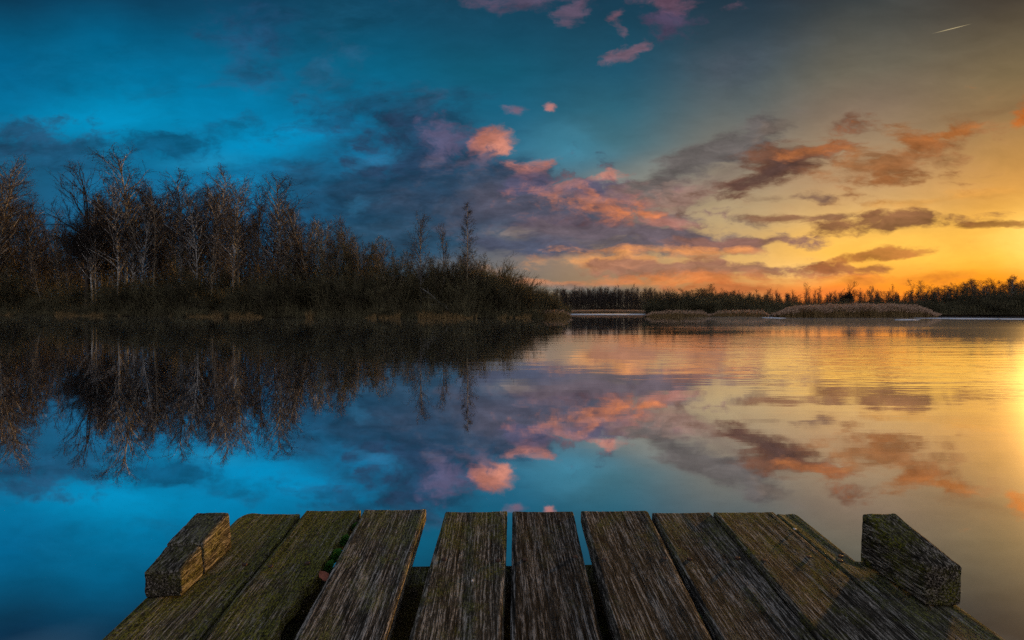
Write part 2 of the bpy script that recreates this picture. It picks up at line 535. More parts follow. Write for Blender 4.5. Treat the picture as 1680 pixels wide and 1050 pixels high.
def walk(rng, p, d, L, n, wander, trop):
    pts = [np.array(p, float)]
    d = unit(np.array(d, float))
    st = L / n
    for i in range(n):
        d = unit(d + rng.normal(size=3) * wander + np.array([0, 0, trop]))
        pts.append(pts[-1] + d * st)
    return pts

def point_on(pts, t):
    n = len(pts) - 1
    x = min(max(t, 0.0), 0.9999) * n
    i = int(x); f = x - i
    return pts[i] * (1 - f) + pts[i + 1] * f, unit(pts[i + 1] - pts[i])

def twigs(rng, S, pts, count, L, r, ang, trop, nseg=2, t0=0.15):
    for k in range(count):
        t = t0 + (1 - t0) * rng.random()
        p, d = point_on(pts, t)
        dd = unit(d * math.cos(ang) + perp(d, rng) * math.sin(ang))
        l = L * (0.5 + rng.random() * 0.8)
        S.path(walk(rng, p, dd, l, nseg, 0.22, trop), r, r * 0.45)

def make_tree(rng, kind):
    """returns (Segs of trunk and limbs, Segs of the twiggy crown); heights around 20 m"""
    T, C = Segs(), Segs()
    if kind in ('birch', 'tall'):
        Ht = 20.0
        trunk = walk(rng, (0, 0, -0.3), (rng.normal() * .06, rng.normal() * .06, 1), Ht, 16, 0.035, 0.05)
        T.path(trunk, 0.19, 0.03)
        nl = 46 if kind == 'birch' else 34
        for i in range(nl):
            t = (0.30 if kind == 'birch' else .20) + (.68 if kind == 'birch' else .78) * (i + rng.random()) / nl
            p, d = point_on(trunk, t)
            prof = max(.22, (1 - t) ** 0.38) * (0.65 + 0.35 * min(1, max(0, t - 0.15) / 0.3))
            L = (4.6 if kind == 'birch' else 4.0) * prof * (0.6 + 0.7 * rng.random()) + 0.7
            ang = R(32 + 22 * rng.random())
            dd = unit(d * math.cos(ang) + perp(d, rng) * math.sin(ang))
            limb = walk(rng, p, dd, L, 6, 0.10, 0.05)
            rr = 0.052 * (L / 3.5) + 0.018
            T.path(limb, rr, 0.016)
            for j in range(int(3 + L * 1.6)):
                q, e = point_on(limb, 0.18 + 0.8 * rng.random())
                l2 = L * 0.34 * (0.5 + rng.random()) + 0.25
                sub = walk(rng, q, unit(e * 0.8 + perp(e, rng) * 0.65), l2, 4, 0.14, -0.02 if kind == 'birch' else 0.06)
                C.path(sub, 0.018, 0.010)
                twigs(rng, C, sub, 7, 0.8, 0.0080, R(40), -0.28 if kind == 'birch' else 0.05, 3)
            twigs(rng, C, limb, 6, 0.7, 0.0075, R(45), -0.15 if kind == 'birch' else 0.05, 2)
    elif kind == 'broad':
        Ht = 19.0
        trunk = walk(rng, (0, 0, -0.3), (0.02, 0, 1), 8.0, 6, 0.02, 0.05)
        T.path(trunk, 0.42, 0.30)
        def rec(p, d, L, r, lev):
            limb = walk(rng, p, d, L, 5, 0.09, 0.07)
            (T if lev < 3 else C).path(limb, r, r * 0.55)
            if lev >= 2:
                twigs(rng, C, limb, 4, 1.0, 0.011, R(38), 0.02, 3, 0.4)
            if lev == 4:
                twigs(rng, C, limb, 7, 0.9, 0.010, R(35), 0.02, 2, 0.1)
                return
            n = (5, 5, 5, 4)[lev] if lev else 11
            for i in range(n):
                t = 0.3 + 0.7 * (i + rng.random()) / n
                q, e = point_on(limb, t)
                a = R(26 + 24 * rng.random())
                rec(q, unit(e * math.cos(a) + perp(e, rng) * math.sin(a)), L * (0.52 + 0.16 * rng.random()), r * 0.5, lev + 1)
        for i in range(13):
            q, e = point_on(trunk, 0.62 + 0.38 * (i / 12.0))
            a = R(16 + 40 * rng.random()) if i < 12 else R(4)
            rec(q, unit(np.array([0, 0, math.cos(a)]) + perp(np.array([0, 0, 1.0]), rng) * math.sin(a)),
                (7.2 if i > 7 else 6.0) * (0.65 + 0.35 * rng.random()), 0.10, 1)
        top, e = point_on(trunk, 0.99)
        rec(top, np.array([0, 0, 1.0]), 9.5, 0.22, 1)
    elif kind == 'cone':
        Ht = 15.0
        trunk = walk(rng, (0, 0, -0.3), (0, 0, 1), Ht, 14, 0.012, 0.05)
        T.path(trunk, 0.14, 0.015)
        for i in range(110):
            t = 0.14 + 0.85 * (i + rng.random()) / 110
            p, d = point_on(trunk, t)
            L = 3.0 * (1 - t) ** 0.8 * (0.7 + 0.5 * rng.random()) + 0.25
            ang = R(52 + 18 * rng.random())
            limb = walk(rng, p, unit(d * math.cos(ang) + perp(d, rng) * math.sin(ang)), L, 4, 0.07, 0.05)
            T.path(limb, 0.02, 0.008)
            twigs(rng, C, limb, int(8 + L * 12), 0.5, 0.010, R(48), 0.08, 2, 0.1)
    elif kind == 'multi':
        Ht = 13.0
        for s in range(5):
            a = s * 2 * PI / 5 + rng.random()
            base = np.array([math.cos(a), math.sin(a), 0]) * 0.35
            hh = Ht * (0.7 + 0.32 * rng.random())
            stem_ = walk(rng, base + [0, 0, -0.3], (math.cos(a) * .22, math.sin(a) * .22, 1), hh, 10, 0.06, 0.06)
            T.path(stem_, 0.10, 0.015)
            for i in range(26):
                t = 0.22 + 0.76 * (i + rng.random()) / 26
                p, d = point_on(stem_, t)
                L = 2.9 * (1 - t) ** 0.5 * (0.5 + 0.8 * rng.random()) + 0.4
                ang = R(25 + 22 * rng.random())
                limb = walk(rng, p, unit(d * math.cos(ang) + perp(d, rng) * math.sin(ang)), L, 4, 0.1, 0.05)
                T.path(limb, 0.022, 0.009)
                for j in range(4):
                    q, e = point_on(limb, 0.2 + 0.75 * rng.random())
                    sub = walk(rng, q, unit(e + perp(e, rng) * 0.6), L * 0.35 + 0.25, 3, 0.15, 0.04)
                    C.path(sub, 0.011, 0.007)
                    twigs(rng, C, sub, 6, 0.55, 0.009, R(38), 0.04, 2)
    elif kind == 'shrub':     # dome of shoots, 5 m tall
        for s in range(46):
            a = rng.random() * 2 * PI
            rad = math.sqrt(rng.random()) * 0.9
            lean = 0.12 + 0.75 * rad
            hh = 5.0 * (0.65 + 0.4 * rng.random()) * (1 - 0.28 * rad)
            base = (math.cos(a) * rad, math.sin(a) * rad, -0.2)
            st = walk(rng, base, (math.cos(a) * lean, math.sin(a) * lean, 1), hh, 6, 0.08, 0.04)
            T.path(st, 0.03, 0.010)
            for j in range(9):
                q, e = point_on(st, 0.15 + 0.8 * rng.random())
                sub = walk(rng, q, unit(e + perp(e, rng) * 0.7), 0.9 * (0.5 + rng.random()), 3, 0.15, 0.06)
                C.path(sub, 0.014, 0.009)
                twigs(rng, C, sub, 6, 0.5, 0.011, R(38), 0.05, 2)
            twigs(rng, C, st, 10, 0.55, 0.011, R(38), 0.05, 2, 0.3)
    return T, C

RNG = np.random.default_rng(11)
VAR = {}
def variants(kind, n, tm, cm, tn=5):
    for i in range(n):
        T, C = make_tree(RNG, kind)
        VAR.setdefault(kind, []).append((T.mesh('trunk', tm, tn), C.mesh('crown', cm, 3),
                                         max(p[2] for p in C.b)))
variants('birch', 5, BARK_PALE, TWIG_BROWN)
variants('tall', 4, BARK_MID, TWIG_BROWN)
variants('broad', 1, BARK_DARK, TWIG_BROWN, 6)
variants('cone', 1, BARK_MID, TWIG_BROWN)
variants('multi', 3, BARK_MID, TWIG_OLIVE)
variants('shrub', 4, BARK_DARK, TWIG_OLIVE, 3)

NAMES = {'birch': 'birch_tree', 'tall': 'bare_tree', 'broad': 'oak_tree', 'cone': 'conical_tree', 'multi': 'alder_tree', 'shrub': 'shrub'}
def plant(kind, x, y, z, height, label, group=None, var=None, wide=1.0, rz=None, parts=True):
    vs = VAR[kind]
    v = vs[(var if var is not None else random.randrange(len(vs))) % len(vs)]
    s = height / v[2]
    e = empty(NAMES[kind], (x, y, z), random.random() * 6.28 if rz is None else rz, s)
    e.scale = (s * wide, s * wide, s)
    t = link('stem' if kind == 'shrub' else 'trunk', v[0], e)
    c = link('crown', v[1], e)
    tag(e, label, 'shrub' if kind == 'shrub' else 'tree', group)
    return e

random.seed(5)

# ------------------------------------------------------------------ ground and water
def smooth_noise(x, y, seed=0):
    r = np.random.default_rng(seed)
    out = 0
    for k in range(7):
        a = r.random() * 6.28; f = 0.03 * 1.8 ** k; ph = r.random() * 6.28
        out = out + np.sin((x * math.cos(a) + y * math.sin(a)) * f * 6.28 + ph) / (1.5 ** k)
    return out / 2.5

def land(name, front, rows, mat, seed=1, amp=0.25, fan=False):
    """front: list of shoreline points (X, Y); rows: (distance inland, height). Inland runs along the outward normal (to +Y mostly)"""
    pts = np.array(front, float)
    seg = np.linalg.norm(np.diff(pts, axis=0), axis=1)
    s = np.concatenate([[0], np.cumsum(seg)])
    n = int(s[-1] / 1.5) + 2
    n = min(n, 900)
    ss = np.linspace(0, s[-1], n)
    fx = np.interp(ss, s, pts[:, 0]); fy = np.interp(ss, s, pts[:, 1])
    fx = fx + smooth_noise(fx, fy, seed + 7) * 0.5
    fy = fy + smooth_noise(fy, fx, seed + 8) * 0.6 + smooth_noise(fx * 3, fy, seed + 18) * 0.9
    V = []
    for (d, h) in rows:
        Y = fy + d
        X = fx * (Y / fy) if fan else fx      # fan: the bank's end widens with distance
        Z = h + (smooth_noise(X * 2, Y * 2, seed) * amp * min(1, abs(h)) if h > 0.05 else 0 * X)
        V.append(np.stack([X, Y, Z + 0 * X], 1))
    V = np.concatenate(V)
    Fc = []
    for r in range(len(rows) - 1):
        i = np.arange(n - 1)
        a = r * n + i
        Fc.append(np.stack([a, a + 1, a + 1 + n, a + n], 1))
    me = mesh_np(name, V, np.concatenate(Fc), mat, True)
    o = link(name, me)
    o['kind'] = 'structure'
    return o

def ground_material():
    m, g, out = material('leaf_litter_ground')
    tc = g.new('ShaderNodeTexCoord')
    p = tc.outputs['Object']
    n1 = g.noise(p, 0.6, 6.0, 0.6)
    n2 = g.noise(p, 14.0, 6.0, 0.75)
    c = g.mix(g.mapr(n1, 0.35, 0.65), (0.040, 0.038, 0.016, 1), (0.13, 0.060, 0.026, 1))
    c = g.mix(g.mapr(n2, 0.35, 0.75, 0, 0.7), c, (0.02, 0.014, 0.01, 1))
    zz = g.sep(p)[2]
    c = g.mix(g.mapr(g.math('ADD', zz, g.math('MULTIPLY', n2, .25)), .14, .26, 1.0, 0.0), c, (.012, .010, .007, 1))
    principled(g, out, c, 0.95, 0.1, g.bump(n2, 0.15))
    return m
GROUND = ground_material()
TAN = bark_material('dry_grass_ground', (0.10, 0.060, 0.028, 1), (0.26, 0.17, 0.08, 1))

def W(px, py):
    p = on_water(px, py)
    return (p[0], p[1])

left_front = [(-420, 190), (-260, 150)] + [W(a, b) for a, b in
    [(0, 517.0), (120, 518.0), (260, 519.2), (420, 520.5), (600, 521.6), (760, 522.2), (860, 521.6), (915, 520.6), (938, 519.0)]]
LF = np.array(left_front)
land('left_bank', left_front, [(-0.8, -0.2), (0.0, 0.01), (0.6, 0.10), (1.6, 0.30), (3.0, 0.5), (8, 0.8), (25, 0.9), (34, 0.6), (38, -0.4)], GROUND, 3)
right_front = [W(a, b) for a, b in [(1060, 518.6), (1100, 519.4), (1180, 519.2), (1300, 518.0), (1450, 518.0), (1560, 519.4), (1680, 519.8)]] + [(160, 75), (260, 60)]
RF = np.array(right_front)
land('right_bank', right_front, [(-0.8, -0.2), (0.0, 0.01), (0.6, 0.10), (3.0, 0.4), (12, 0.7), (60, 1.0), (120, 1.1)], GROUND, 5, fan=True)
land('far_shore', [(-1200, 420), (-300, 300), (0, 205), W(935, 514.6), W(1060, 514.6), (120, 190), (500, 240), (1400, 330)],
     [(-1, -0.2), (0, 0.01), (2.0, 0.08), (12, 0.4), (60, 1.0), (400, 2.0), (2600, 3.0)], TAN, 9, 0.2)

def shore_y(front, x):
    o = np.argsort(front[:, 0])
    return float(np.interp(x, front[o, 0], front[o, 1]))

def water_material():
    m, g, out = material('lake_water')
    tc = g.new('ShaderNodeTexCoord')
    p = tc.outputs['Object']
    # long, low ripples; calmer near the jetty, livelier bands far out
    s = g.sep(p)
    dist = g.math('SQRT', g.math('ADD', g.math('MULTIPLY', s[0], s[0]), g.math('MULTIPLY', s[1], s[1])))
    patch = g.noise(g.mapping(p, scale=(0.02, 0.09, 1)), 1.0, 3.0, 0.5)
    patch = g.mapr(patch, 0.42, 0.62, 0.15, 1.0, True)
    a = g.noise(g.mapping(p, rot=(0, 0, R(6)), scale=(0.5, 2.2, 1)), 1.0, 3.0, 0.5)
    b = g.noise(g.mapping(p, rot=(0, 0, R(-9)), scale=(2.0, 7.0, 1)), 1.0, 3.0, 0.5)
    far = g.math('MULTIPLY', g.mapr(dist, 2.0, 12.0, 0.22, 1.0), g.mapr(dist, 14.0, 60.0, 1.0, 0.28))
    h = g.math('ADD', g.math('MULTIPLY', a, 0.0052), g.math('MULTIPLY', b, 0.0012))
    h = g.math('MULTIPLY', h, g.math('MULTIPLY', patch, far))
    gust = g.mapr(g.math('SUBTRACT', s[0], g.math('MULTIPLY', s[1], 0.18)), 0.0, 5.0, 1.0, 3.6, True)
    h = g.math('MULTIPLY', h, gust)
    nrm = g.bump(h, 1.0)
    lw = g.new('ShaderNodeLayerWeight')
    lw.inputs['Blend'].default_value = 0.5
    facing = lw.outputs['Facing']
    fac = g.mapr(facing, 0.30, 0.70, 0.55, 0.99)
    gl = g.new('ShaderNodeBsdfGlossy')
    gl.inputs['Roughness'].default_value = 0.018
    gl.inputs['Color'].default_value = (0.97, 0.98, 1.0, 1)
    g.set(gl.inputs['Normal'], nrm)
    g2 = g.new('ShaderNodeBsdfGlossy')
    g2.inputs['Roughness'].default_value = 0.40
    g.set(g2.inputs['Normal'], nrm)
    mg = g.new('ShaderNodeMixShader')
    # the breeze ruffles the open water on the right; the left lies in the lee of the wood
    ruf = g.math('SUBTRACT', s[0], g.math('MULTIPLY', s[1], 0.30))
    ruf = g.mapr(ruf, -1.0, 5.5, 0.010, 0.20, True)
    ruf = g.math('MULTIPLY', ruf, g.mapr(dist, 2.2, 6.5, 0.25, 1.0, True))
    ruf = g.math('MULTIPLY', ruf, g.mapr(patch, 0.15, 1.0, 0.85, 1.1))
    g.set(mg.inputs[0], ruf)
    g.l.new(gl.outputs[0], mg.inputs[1]); g.l.new(g2.outputs[0], mg.inputs[2])
    df = g.new('ShaderNodeBsdfDiffuse')
    df.inputs['Color'].default_value = (0.004, 0.02, 0.03, 1)
    mx = g.new('ShaderNodeMixShader')
    g.set(mx.inputs[0], fac)
    g.l.new(df.outputs[0], mx.inputs[1]); g.l.new(mg.outputs[0], mx.inputs[2])
    g.l.new(mx.outputs[0], out.inputs[0])
    return m

me = mesh_np('water', [(-4000, -400, 0), (4000, -400, 0), (4000, 4000, 0), (-4000, 4000, 0)], [(0, 1, 2, 3)], water_material())
o = link('water', me); o['kind'] = 'structure'

# pale sheets painted to stand for bright sky mirrored in the water
def glint_material():
    m, g, out = material('painted_glint')
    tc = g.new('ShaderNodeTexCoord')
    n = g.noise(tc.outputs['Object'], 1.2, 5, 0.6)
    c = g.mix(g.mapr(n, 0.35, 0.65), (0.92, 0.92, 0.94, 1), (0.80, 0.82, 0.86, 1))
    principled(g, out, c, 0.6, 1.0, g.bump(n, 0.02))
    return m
GLINT = glint_material()
def glint(outline_px, label, seed):
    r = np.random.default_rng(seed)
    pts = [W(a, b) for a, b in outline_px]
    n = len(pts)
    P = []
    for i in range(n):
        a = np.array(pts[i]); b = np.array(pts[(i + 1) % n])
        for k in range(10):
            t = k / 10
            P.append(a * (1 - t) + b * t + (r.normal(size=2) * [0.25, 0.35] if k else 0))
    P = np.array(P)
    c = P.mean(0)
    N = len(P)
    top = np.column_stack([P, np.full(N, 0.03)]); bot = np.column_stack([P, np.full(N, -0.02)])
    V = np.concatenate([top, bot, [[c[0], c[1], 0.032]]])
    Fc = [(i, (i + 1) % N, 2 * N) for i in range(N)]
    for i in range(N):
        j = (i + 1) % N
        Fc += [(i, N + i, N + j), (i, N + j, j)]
    o = link('glint_sheet', mesh_np('glint_sheet', V, Fc, GLINT))
    tag(o, label, 'glint')
glint([(934, 516.6), (1066, 516.6), (1064, 514.8), (938, 514.8)], 'long pale sheet of painted sky glint in the channel before the tan far bank', 1)
glint([(1500, 521.9), (1560, 523.2), (1700, 524.2), (1760, 524.6), (1760, 523.2), (1700, 522.9), (1600, 522.0), (1540, 521.5)], 'broad white sheet of painted water glint reaching the right edge below the tall dark wood', 2)
glint([(1474, 525.0), (1502, 525.2), (1500, 523.9), (1478, 523.8)], 'small white patch of painted water glint off the reed bed, left of the broad sheet', 3)
glint([(1255, 521.6), (1284, 522.4), (1276, 520.9), (1258, 520.7)], 'tiny patch of painted water glint at the left end of the long reed bed', 4)

# ------------------------------------------------------------------ left wood
def left_xy(px, back):
    """point 'back' metres behind the shoreline on the line of sight px"""
    u = (px - 840) / F
    y = 100.0
    for _ in range(30):
        y = 0.5 * y + 0.5 * (shore_y(LF, u * y) + back)
    return u * y, y
def top_h(ytop, y):
    return H + (509 - ytop) / F * y

heroes = [
    ('birch', 4, 243, 6, 'tall bare birch cut off by the left edge of the photo', 1.25),
    ('tall', 62, 322, 8, 'bare brown tree with a low dense top beside the birch at the left edge', 1.2),
    ('broad', 143, 268, 5, 'broad round-crowned bare tree with a thick dark trunk', .95),
    ('birch', 205, 232, 9, 'tallest birch, its drooping crown top standing highest above the left wood', 1.15),
    ('tall', 250, 288, 7, 'slim bare tree just right of the tallest birch', 1.0),
    ('birch', 299, 268, 6, 'tall bare birch, left one of the twin tops right of the tallest birch', 1.05),
    ('birch', 343, 266, 10, 'tall bare birch, right one of the twin tops right of the tallest birch', 1.0),
    ('birch', 385, 277, 8, 'bare birch with a flat bushy top between the twin tops and the last tall birch', 1.1),
    ('tall', 424, 300, 6, 'slim pale-stemmed tree close left of the last tall birch', .95),
    ('birch', 461, 281, 7, 'last tall birch with a wide crown before the skyline steps down', 1.35),
    ('tall', 508, 322, 6, 'leaning-crowned bare tree on the shoulder where the skyline steps down', 1.2),
    ('multi', 548, 362, 5, 'many-stemmed bare tree with a reddish rounded top below the wood shoulder', 1.0),
    ('tall', 578, 347, 9, 'thin pointed bare tree rising above the rounded tree tops', .85),
    ('tall', 618, 384, 6, 'short thin bare tree in the dip between the wood and the lone birches', .9),
    ('multi', 655, 396, 6, 'small bushy tree at the foot of the pale lone birch', .8),
    ('birch', 691, 344, 4, 'lone birch with a bright pale trunk, left of the conical tree', .85),
    ('tall', 728, 362, 6, 'slim bare tree between the pale lone birch and the conical tree', .85),
    ('cone', 767, 330, 5, 'narrow cone-shaped tree standing alone near the end of the left bank', .95),
]
for kind, px, yt, back, label, wide in heroes:
    x, y = left_xy(px, back)
    plant(kind, x, y, 0.6, top_h(yt, y) - 0.6, label, 'taller trees of the left wood', wide=wide)

def envelope(px):
    xs = [-120, 0, 40, 70, 100, 140, 205, 240, 300, 345, 385, 420, 461, 500, 540, 580, 620, 655, 700, 770, 800]
    ys = [300, 262, 318, 335, 335, 310, 275, 305, 290, 286, 292, 315, 300, 340, 352, 360, 384, 398, 392, 388, 430]
    return float(np.interp(px, xs, ys))
sections = [(-60, 95, 'slender bare tree crowded in the wood left of the broad dark oak-like tree'),
            (100, 200, 'slender bare tree crowded between the broad dark tree and the tallest birch'),
            (208, 296, 'slender bare tree crowded between the tallest birch and the twin tops'),
            (302, 382, 'slender bare tree crowded around and just right of the twin birch tops'),
            (388, 458, 'slender bare tree crowded in the gap left of the last tall birch'),
            (464, 545, 'slender bare tree crowded on the falling shoulder of the wood')]
for (a, b, label) in sections:
    n = int((b - a) / 5.0)
    for i in range(n):
        px = a + (b - a) * (i + 0.15 + 0.7 * random.random()) / n
        back = random.uniform(3, 27)
        x, y = left_xy(px, back)
        yt = envelope(px) + random.choice([4, 12, 25, 45, 70, 90]) * random.uniform(.5, 1.3)
        kind = random.choice(['birch', 'birch', 'tall', 'tall', 'tall'])
        plant(kind, x, y, 0.6, max(5, top_h(yt, y) - 0.6), label, label.replace('tree', 'trees', 1) + ' together', wide=random.uniform(.75, 1.15))
for (a, b, n, label) in [(545, 640, 17, 'low bare tree in the dip right of the reddish rounded tree'),
                         (640, 800, 15, 'low bare tree poking from the thicket around the lone birches')]:
    for i in range(n):
        px = a + (b - a) * (i + random.random()) / n
        x, y = left_xy(px, random.uniform(4, 14))
        yt = envelope(px) + random.uniform(5, 40)
        plant(random.choice(['multi', 'tall']), x, y, 0.6, max(4, top_h(yt, y) - 0.6), label, label + ' group', wide=1.0)

# shrubs along the left shore and over the point
def shrub_top(px):
    xs = [-100, 0, 100, 200, 300, 400, 480, 540, 600, 680, 760, 820, 860, 895, 920, 938]
    ys = [436, 440, 446, 440, 434, 430, 424, 418, 422, 422, 414, 416, 430, 457, 484, 504]
    return float(np.interp(px, xs, ys))
shr = [(-80, 140, 20, 'low dark shrub at the feet of the trees left of the broad dark trunk'),
       (145, 330, 19, 'dark olive shrub on the bank below the tallest birch and twin tops'),
       (335, 520, 20, 'dark olive shrub on the bank below the last tall birch'),
       (525, 690, 20, 'dense dark shrub in the thicket left of the pale lone birch'),
       (690, 810, 18, 'dense dark shrub in the thicket under the lone birches'),
       (812, 900, 14, 'twiggy shrub on the slope down to the tip of the left bank')]
for (a, b, n, label) in shr:
    for i in range(n):
        px = a + (b - a) * (i + random.random()) / n
        back = random.uniform(1.6, 9) if i % 3 else random.uniform(9, 18)
        x, y = left_xy(px, back)
        hh = max(1.4, (top_h(shrub_top(px) + random.choice([-4, 6, 18, 34, 46]) * random.uniform(.6, 1.2), y) - 0.5))
        plant('shrub', x, y, 0.4, hh, label, label + ' together', wide=random.uniform(.7, 1.15))
for k, (px, back, yt, label) in enumerate([
        (905, 3.0, 477, 'rounded twiggy shrub second from the tip of the left bank'),
        (922, 2.2, 491, 'last twiggy shrub at the very tip of the left bank')]):
    x, y = left_xy(px, back)
    plant('shrub', x, y, 0.3, top_h(yt, y) - 0.3, label, 'shrubs at the tip', wide=1.0)

for (a, b, n, label) in [(-70, 135, 16, 'small bushy bare tree under the tall ones left of the broad dark trunk'),
                         (150, 330, 15, 'small bushy bare tree under the tallest birch and the twin tops'),
                         (330, 530, 16, 'small bushy bare tree under the last tall birch')]:
    for i in range(n - 5):
        px = a + (b - a) * (i + random.random()) / (n - 5)
        x, y = left_xy(px, random.uniform(5, 26))
        plant('multi', x, y, 0.6, max(4, top_h(random.uniform(385, 445), y) - 0.6), label, label + ' group', wide=random.uniform(.9, 1.3))

# fallen pale stem leaning over the bank
def pole(name, a, b, r0, r1, mat, label, cat, seed=0):
    r = np.random.default_rng(seed)
    a = np.array(a); b = np.array(b)
    pts = [a + (b - a) * t + r.normal(size=3) * 0.06 * (0 < t < 1) for t in np.linspace(0, 1, 9)]
    S = Segs(); S.path(pts, r0, r1)
    for k in range(7):
        p, d = point_on(pts, 0.3 + 0.7 * r.random())
        S.path(walk(r, p, unit(d + perp(d, r) * .9), 0.9 + r.random(), 3, .1, 0.02), r1 * .8, r1 * .3)
    o = link(name, S.mesh(name, mat, 6))
    tag(o, label, cat)
x, y = left_xy(750, 0.3)
pa = (x, y, 0.3)
q = at_depth(694, 474, y + 1.5)
pole('fallen_trunk', pa, q, 0.09, 0.04, BARK_PALE, 'pale leaning dead stem sloping into the water below the lone birches', 'dead tree', 3)

# undergrowth mass and leaf-strewn edge plants
def blades(n, xyfun, hfun, w, mat, name, seed, lean=0.12, nseg=2):
    r = np.random.default_rng(seed)
    P = xyfun(r, n)
    n = len(P)
    hh = hfun(r, P)
    d = np.column_stack([r.normal(size=n) * lean, r.normal(size=n) * lean, np.ones(n)])
    a = P.copy(); A, B, R0, R1 = [], [], [], []
    for k in range(nseg):
        b = a + d * (hh / nseg)[:, None]
        A.append(a); B.append(b)
        R0.append(w * (1 - k / nseg * .6) * np.ones(n)); R1.append(w * (1 - (k + 1) / nseg * .75) * np.ones(n))
        a = b; d = d + np.column_stack([r.normal(size=n) * lean, r.normal(size=n) * lean, -0.1 * np.ones(n)])
    V, Fc = tubes(np.concatenate(A), np.concatenate(B), np.concatenate(R0), np.concatenate(R1), 3)
    return V, Fc, a

def left_area(lo, hi, x0=-160, x1=936):
    def f(r, n):
        px = r.uniform(x0, x1, n); back = lo + (hi - lo) * r.random(n) ** 1.3
        u = (px - 840) / F
        y = np.full(n, 90.0)
        o = np.argsort(LF[:, 0])
        for _ in range(30):
            y = .5 * y + .5 * (np.interp(u * y, LF[o, 0], LF[o, 1]) + back)
        return np.column_stack([u * y, y, np.interp(back, [0, .6, 1.6, 3, 8], [-.02, .05, .25, .45, .7])])
    return f
V, Fc, _ = blades(60000, left_area(-0.45, 20), lambda r, P: np.clip(1 + .75 * smooth_noise(P[:, 0] * 4, P[:, 1] * 4, 33), .25, 2) * r.uniform(.4, 1.0, len(P)) * (.9 + 3.4 * r.random(len(P)) ** 2) * np.clip((9.3 - P[:, 0]) / 5, .35, 1), 0.016, TWIG_OLIVE, 'undergrowth', 2, .28)
o = link('undergrowth', mesh_np('undergrowth', V, Fc, TWIG_OLIVE)); tag(o, 'tangled olive brown undergrowth covering the left bank', 'undergrowth', kind='stuff')

def edge_area(r, n):
    P = left_area(-1.1, .6)(r, n)
    keep = smooth_noise(P[:, 0] * 5, P[:, 1] * 0 + 3, 91) > .12
    return P[keep]
# (blades() sizes itself from the points it gets)
def reed_material():
    m, g, out = material('dry_reed')
    tc = g.new('ShaderNodeTexCoord')
    n = g.noise(tc.outputs['Object'], 3.0, 3, 0.6)
    c = g.mix(g.mapr(n, 0.3, 0.7), (0.12, 0.075, 0.028, 1), (0.44, 0.29, 0.12, 1))
    principled(g, out, c, 0.8, 0.2)
    return m
def plume_material():
    m, g, out = material('reed_plume')
    tc = g.new('ShaderNodeTexCoord')
    n = g.noise(tc.outputs['Object'], 5.0, 3, 0.6)
    c = g.mix(g.mapr(n, 0.3, 0.7), (0.34, 0.20, 0.12, 1), (0.70, 0.48, 0.32, 1))
    principled(g, out, c, 0.9, 0.1)
    return m
REED, PLUME = reed_material(), plume_material()
def reed_bed(pxa, pxb, ynear, depth, hgt, n, label, seed, prof=None, plume=0.6):
    r0 = on_water(pxa, ynear); r1 = on_water(pxb, ynear)
    Y0 = r0[1]
    def xy(r, n):
        px = r.uniform(pxa, pxb, n)
        t = (px - pxa) / (pxb - pxa)
        edge = np.sqrt(np.clip(1 - (2 * t - 1) ** 4, 0.05, 1))
        y = Y0 + depth * (1 - edge) * .5 + depth * edge * r.random(n) + .8 * smooth_noise(px * .4, px * 0, seed + 3)
        return np.column_stack([(px - 840) / F * y, y, np.zeros(n)])
    def hf(r, P):
        px = P[:, 0] / P[:, 1] * F + 840
        t = (px - pxa) / (pxb - pxa)
        e = np.clip(1 - np.abs(2 * t - 1) ** 9, .35, 1) * np.interp(t, [0, .5, .85, 1], [.8, 1, .95, .6])
        wav = 1 + .30 * smooth_noise(P[:, 0] * 9, P[:, 1] * 9, seed)
        return hgt * e * np.clip(wav, .5, 1.5) * r.uniform(.55, 1.15, len(P))
    V, Fc, tip = blades(n, xy, hf, 0.013, REED, 'reed_bed', seed, .07, 3)
    me = mesh_np('reed_bed', V, Fc, REED)
    o = link('reed_bed', me); tag(o, label, 'reeds', kind='stuff')
    r = np.random.default_rng(seed + 50)
    sel = r.random(len(tip)) < plume
    tp = tip[sel]; m = len(tp)
    d = np.column_stack([r.normal(size=m) * .10 + .05, r.normal(size=m) * .08, np.full(m, .12)])
    A = np.concatenate([tp - d * .4, tp + d * .6]); B = np.concatenate([tp + d * .6, tp + d * 1.8])
    V, Fc = tubes(A, B, np.concatenate([np.full(m, .012), np.full(m, .036)]), np.concatenate([np.full(m, .036), np.full(m, .006)]), 4)
    c = link('plumes', mesh_np('plumes', V, Fc, PLUME), o); c['kind'] = 'stuff'
V, Fc, _ = blades(16000, edge_area, lambda r, P: r.uniform(.15, .75, len(P)) * np.clip(1 + smooth_noise(P[:, 0] * 6, P[:, 1], 5), .3, 1.6), .014, REED, 'sedge', 61, .3)
o = link('sedge', mesh_np('sedge', V, Fc, REED)); tag(o, 'ragged brown sedge tufts along the waterline of the left bank', 'sedge', kind='stuff')
reed_bed(1268, 1540, 521.2, 7, 1.45, 26000, 'long bed of tan reeds with pale plumes standing in the water at right', 1)
reed_bed(1165, 1262, 519.6, 3, .85, 1500, 'small clump of tan reeds at the foot of the bushes left of the long bed', 2, plume=.25)
reed_bed(1060, 1165, 519.8, 3, .8, 1600, 'reeds fringing the left end of the bushy right bank', 3, plume=.25)
reed_bed(850, 937, 521.2, 3, .95, 4500, 'brown sedge round the tip of the left bank', 4, plume=.05)
reed_bed(925, 1068, 514.4, 10, .85, 14000, 'tan grass bank across the channel before the far wood', 5, plume=.5)

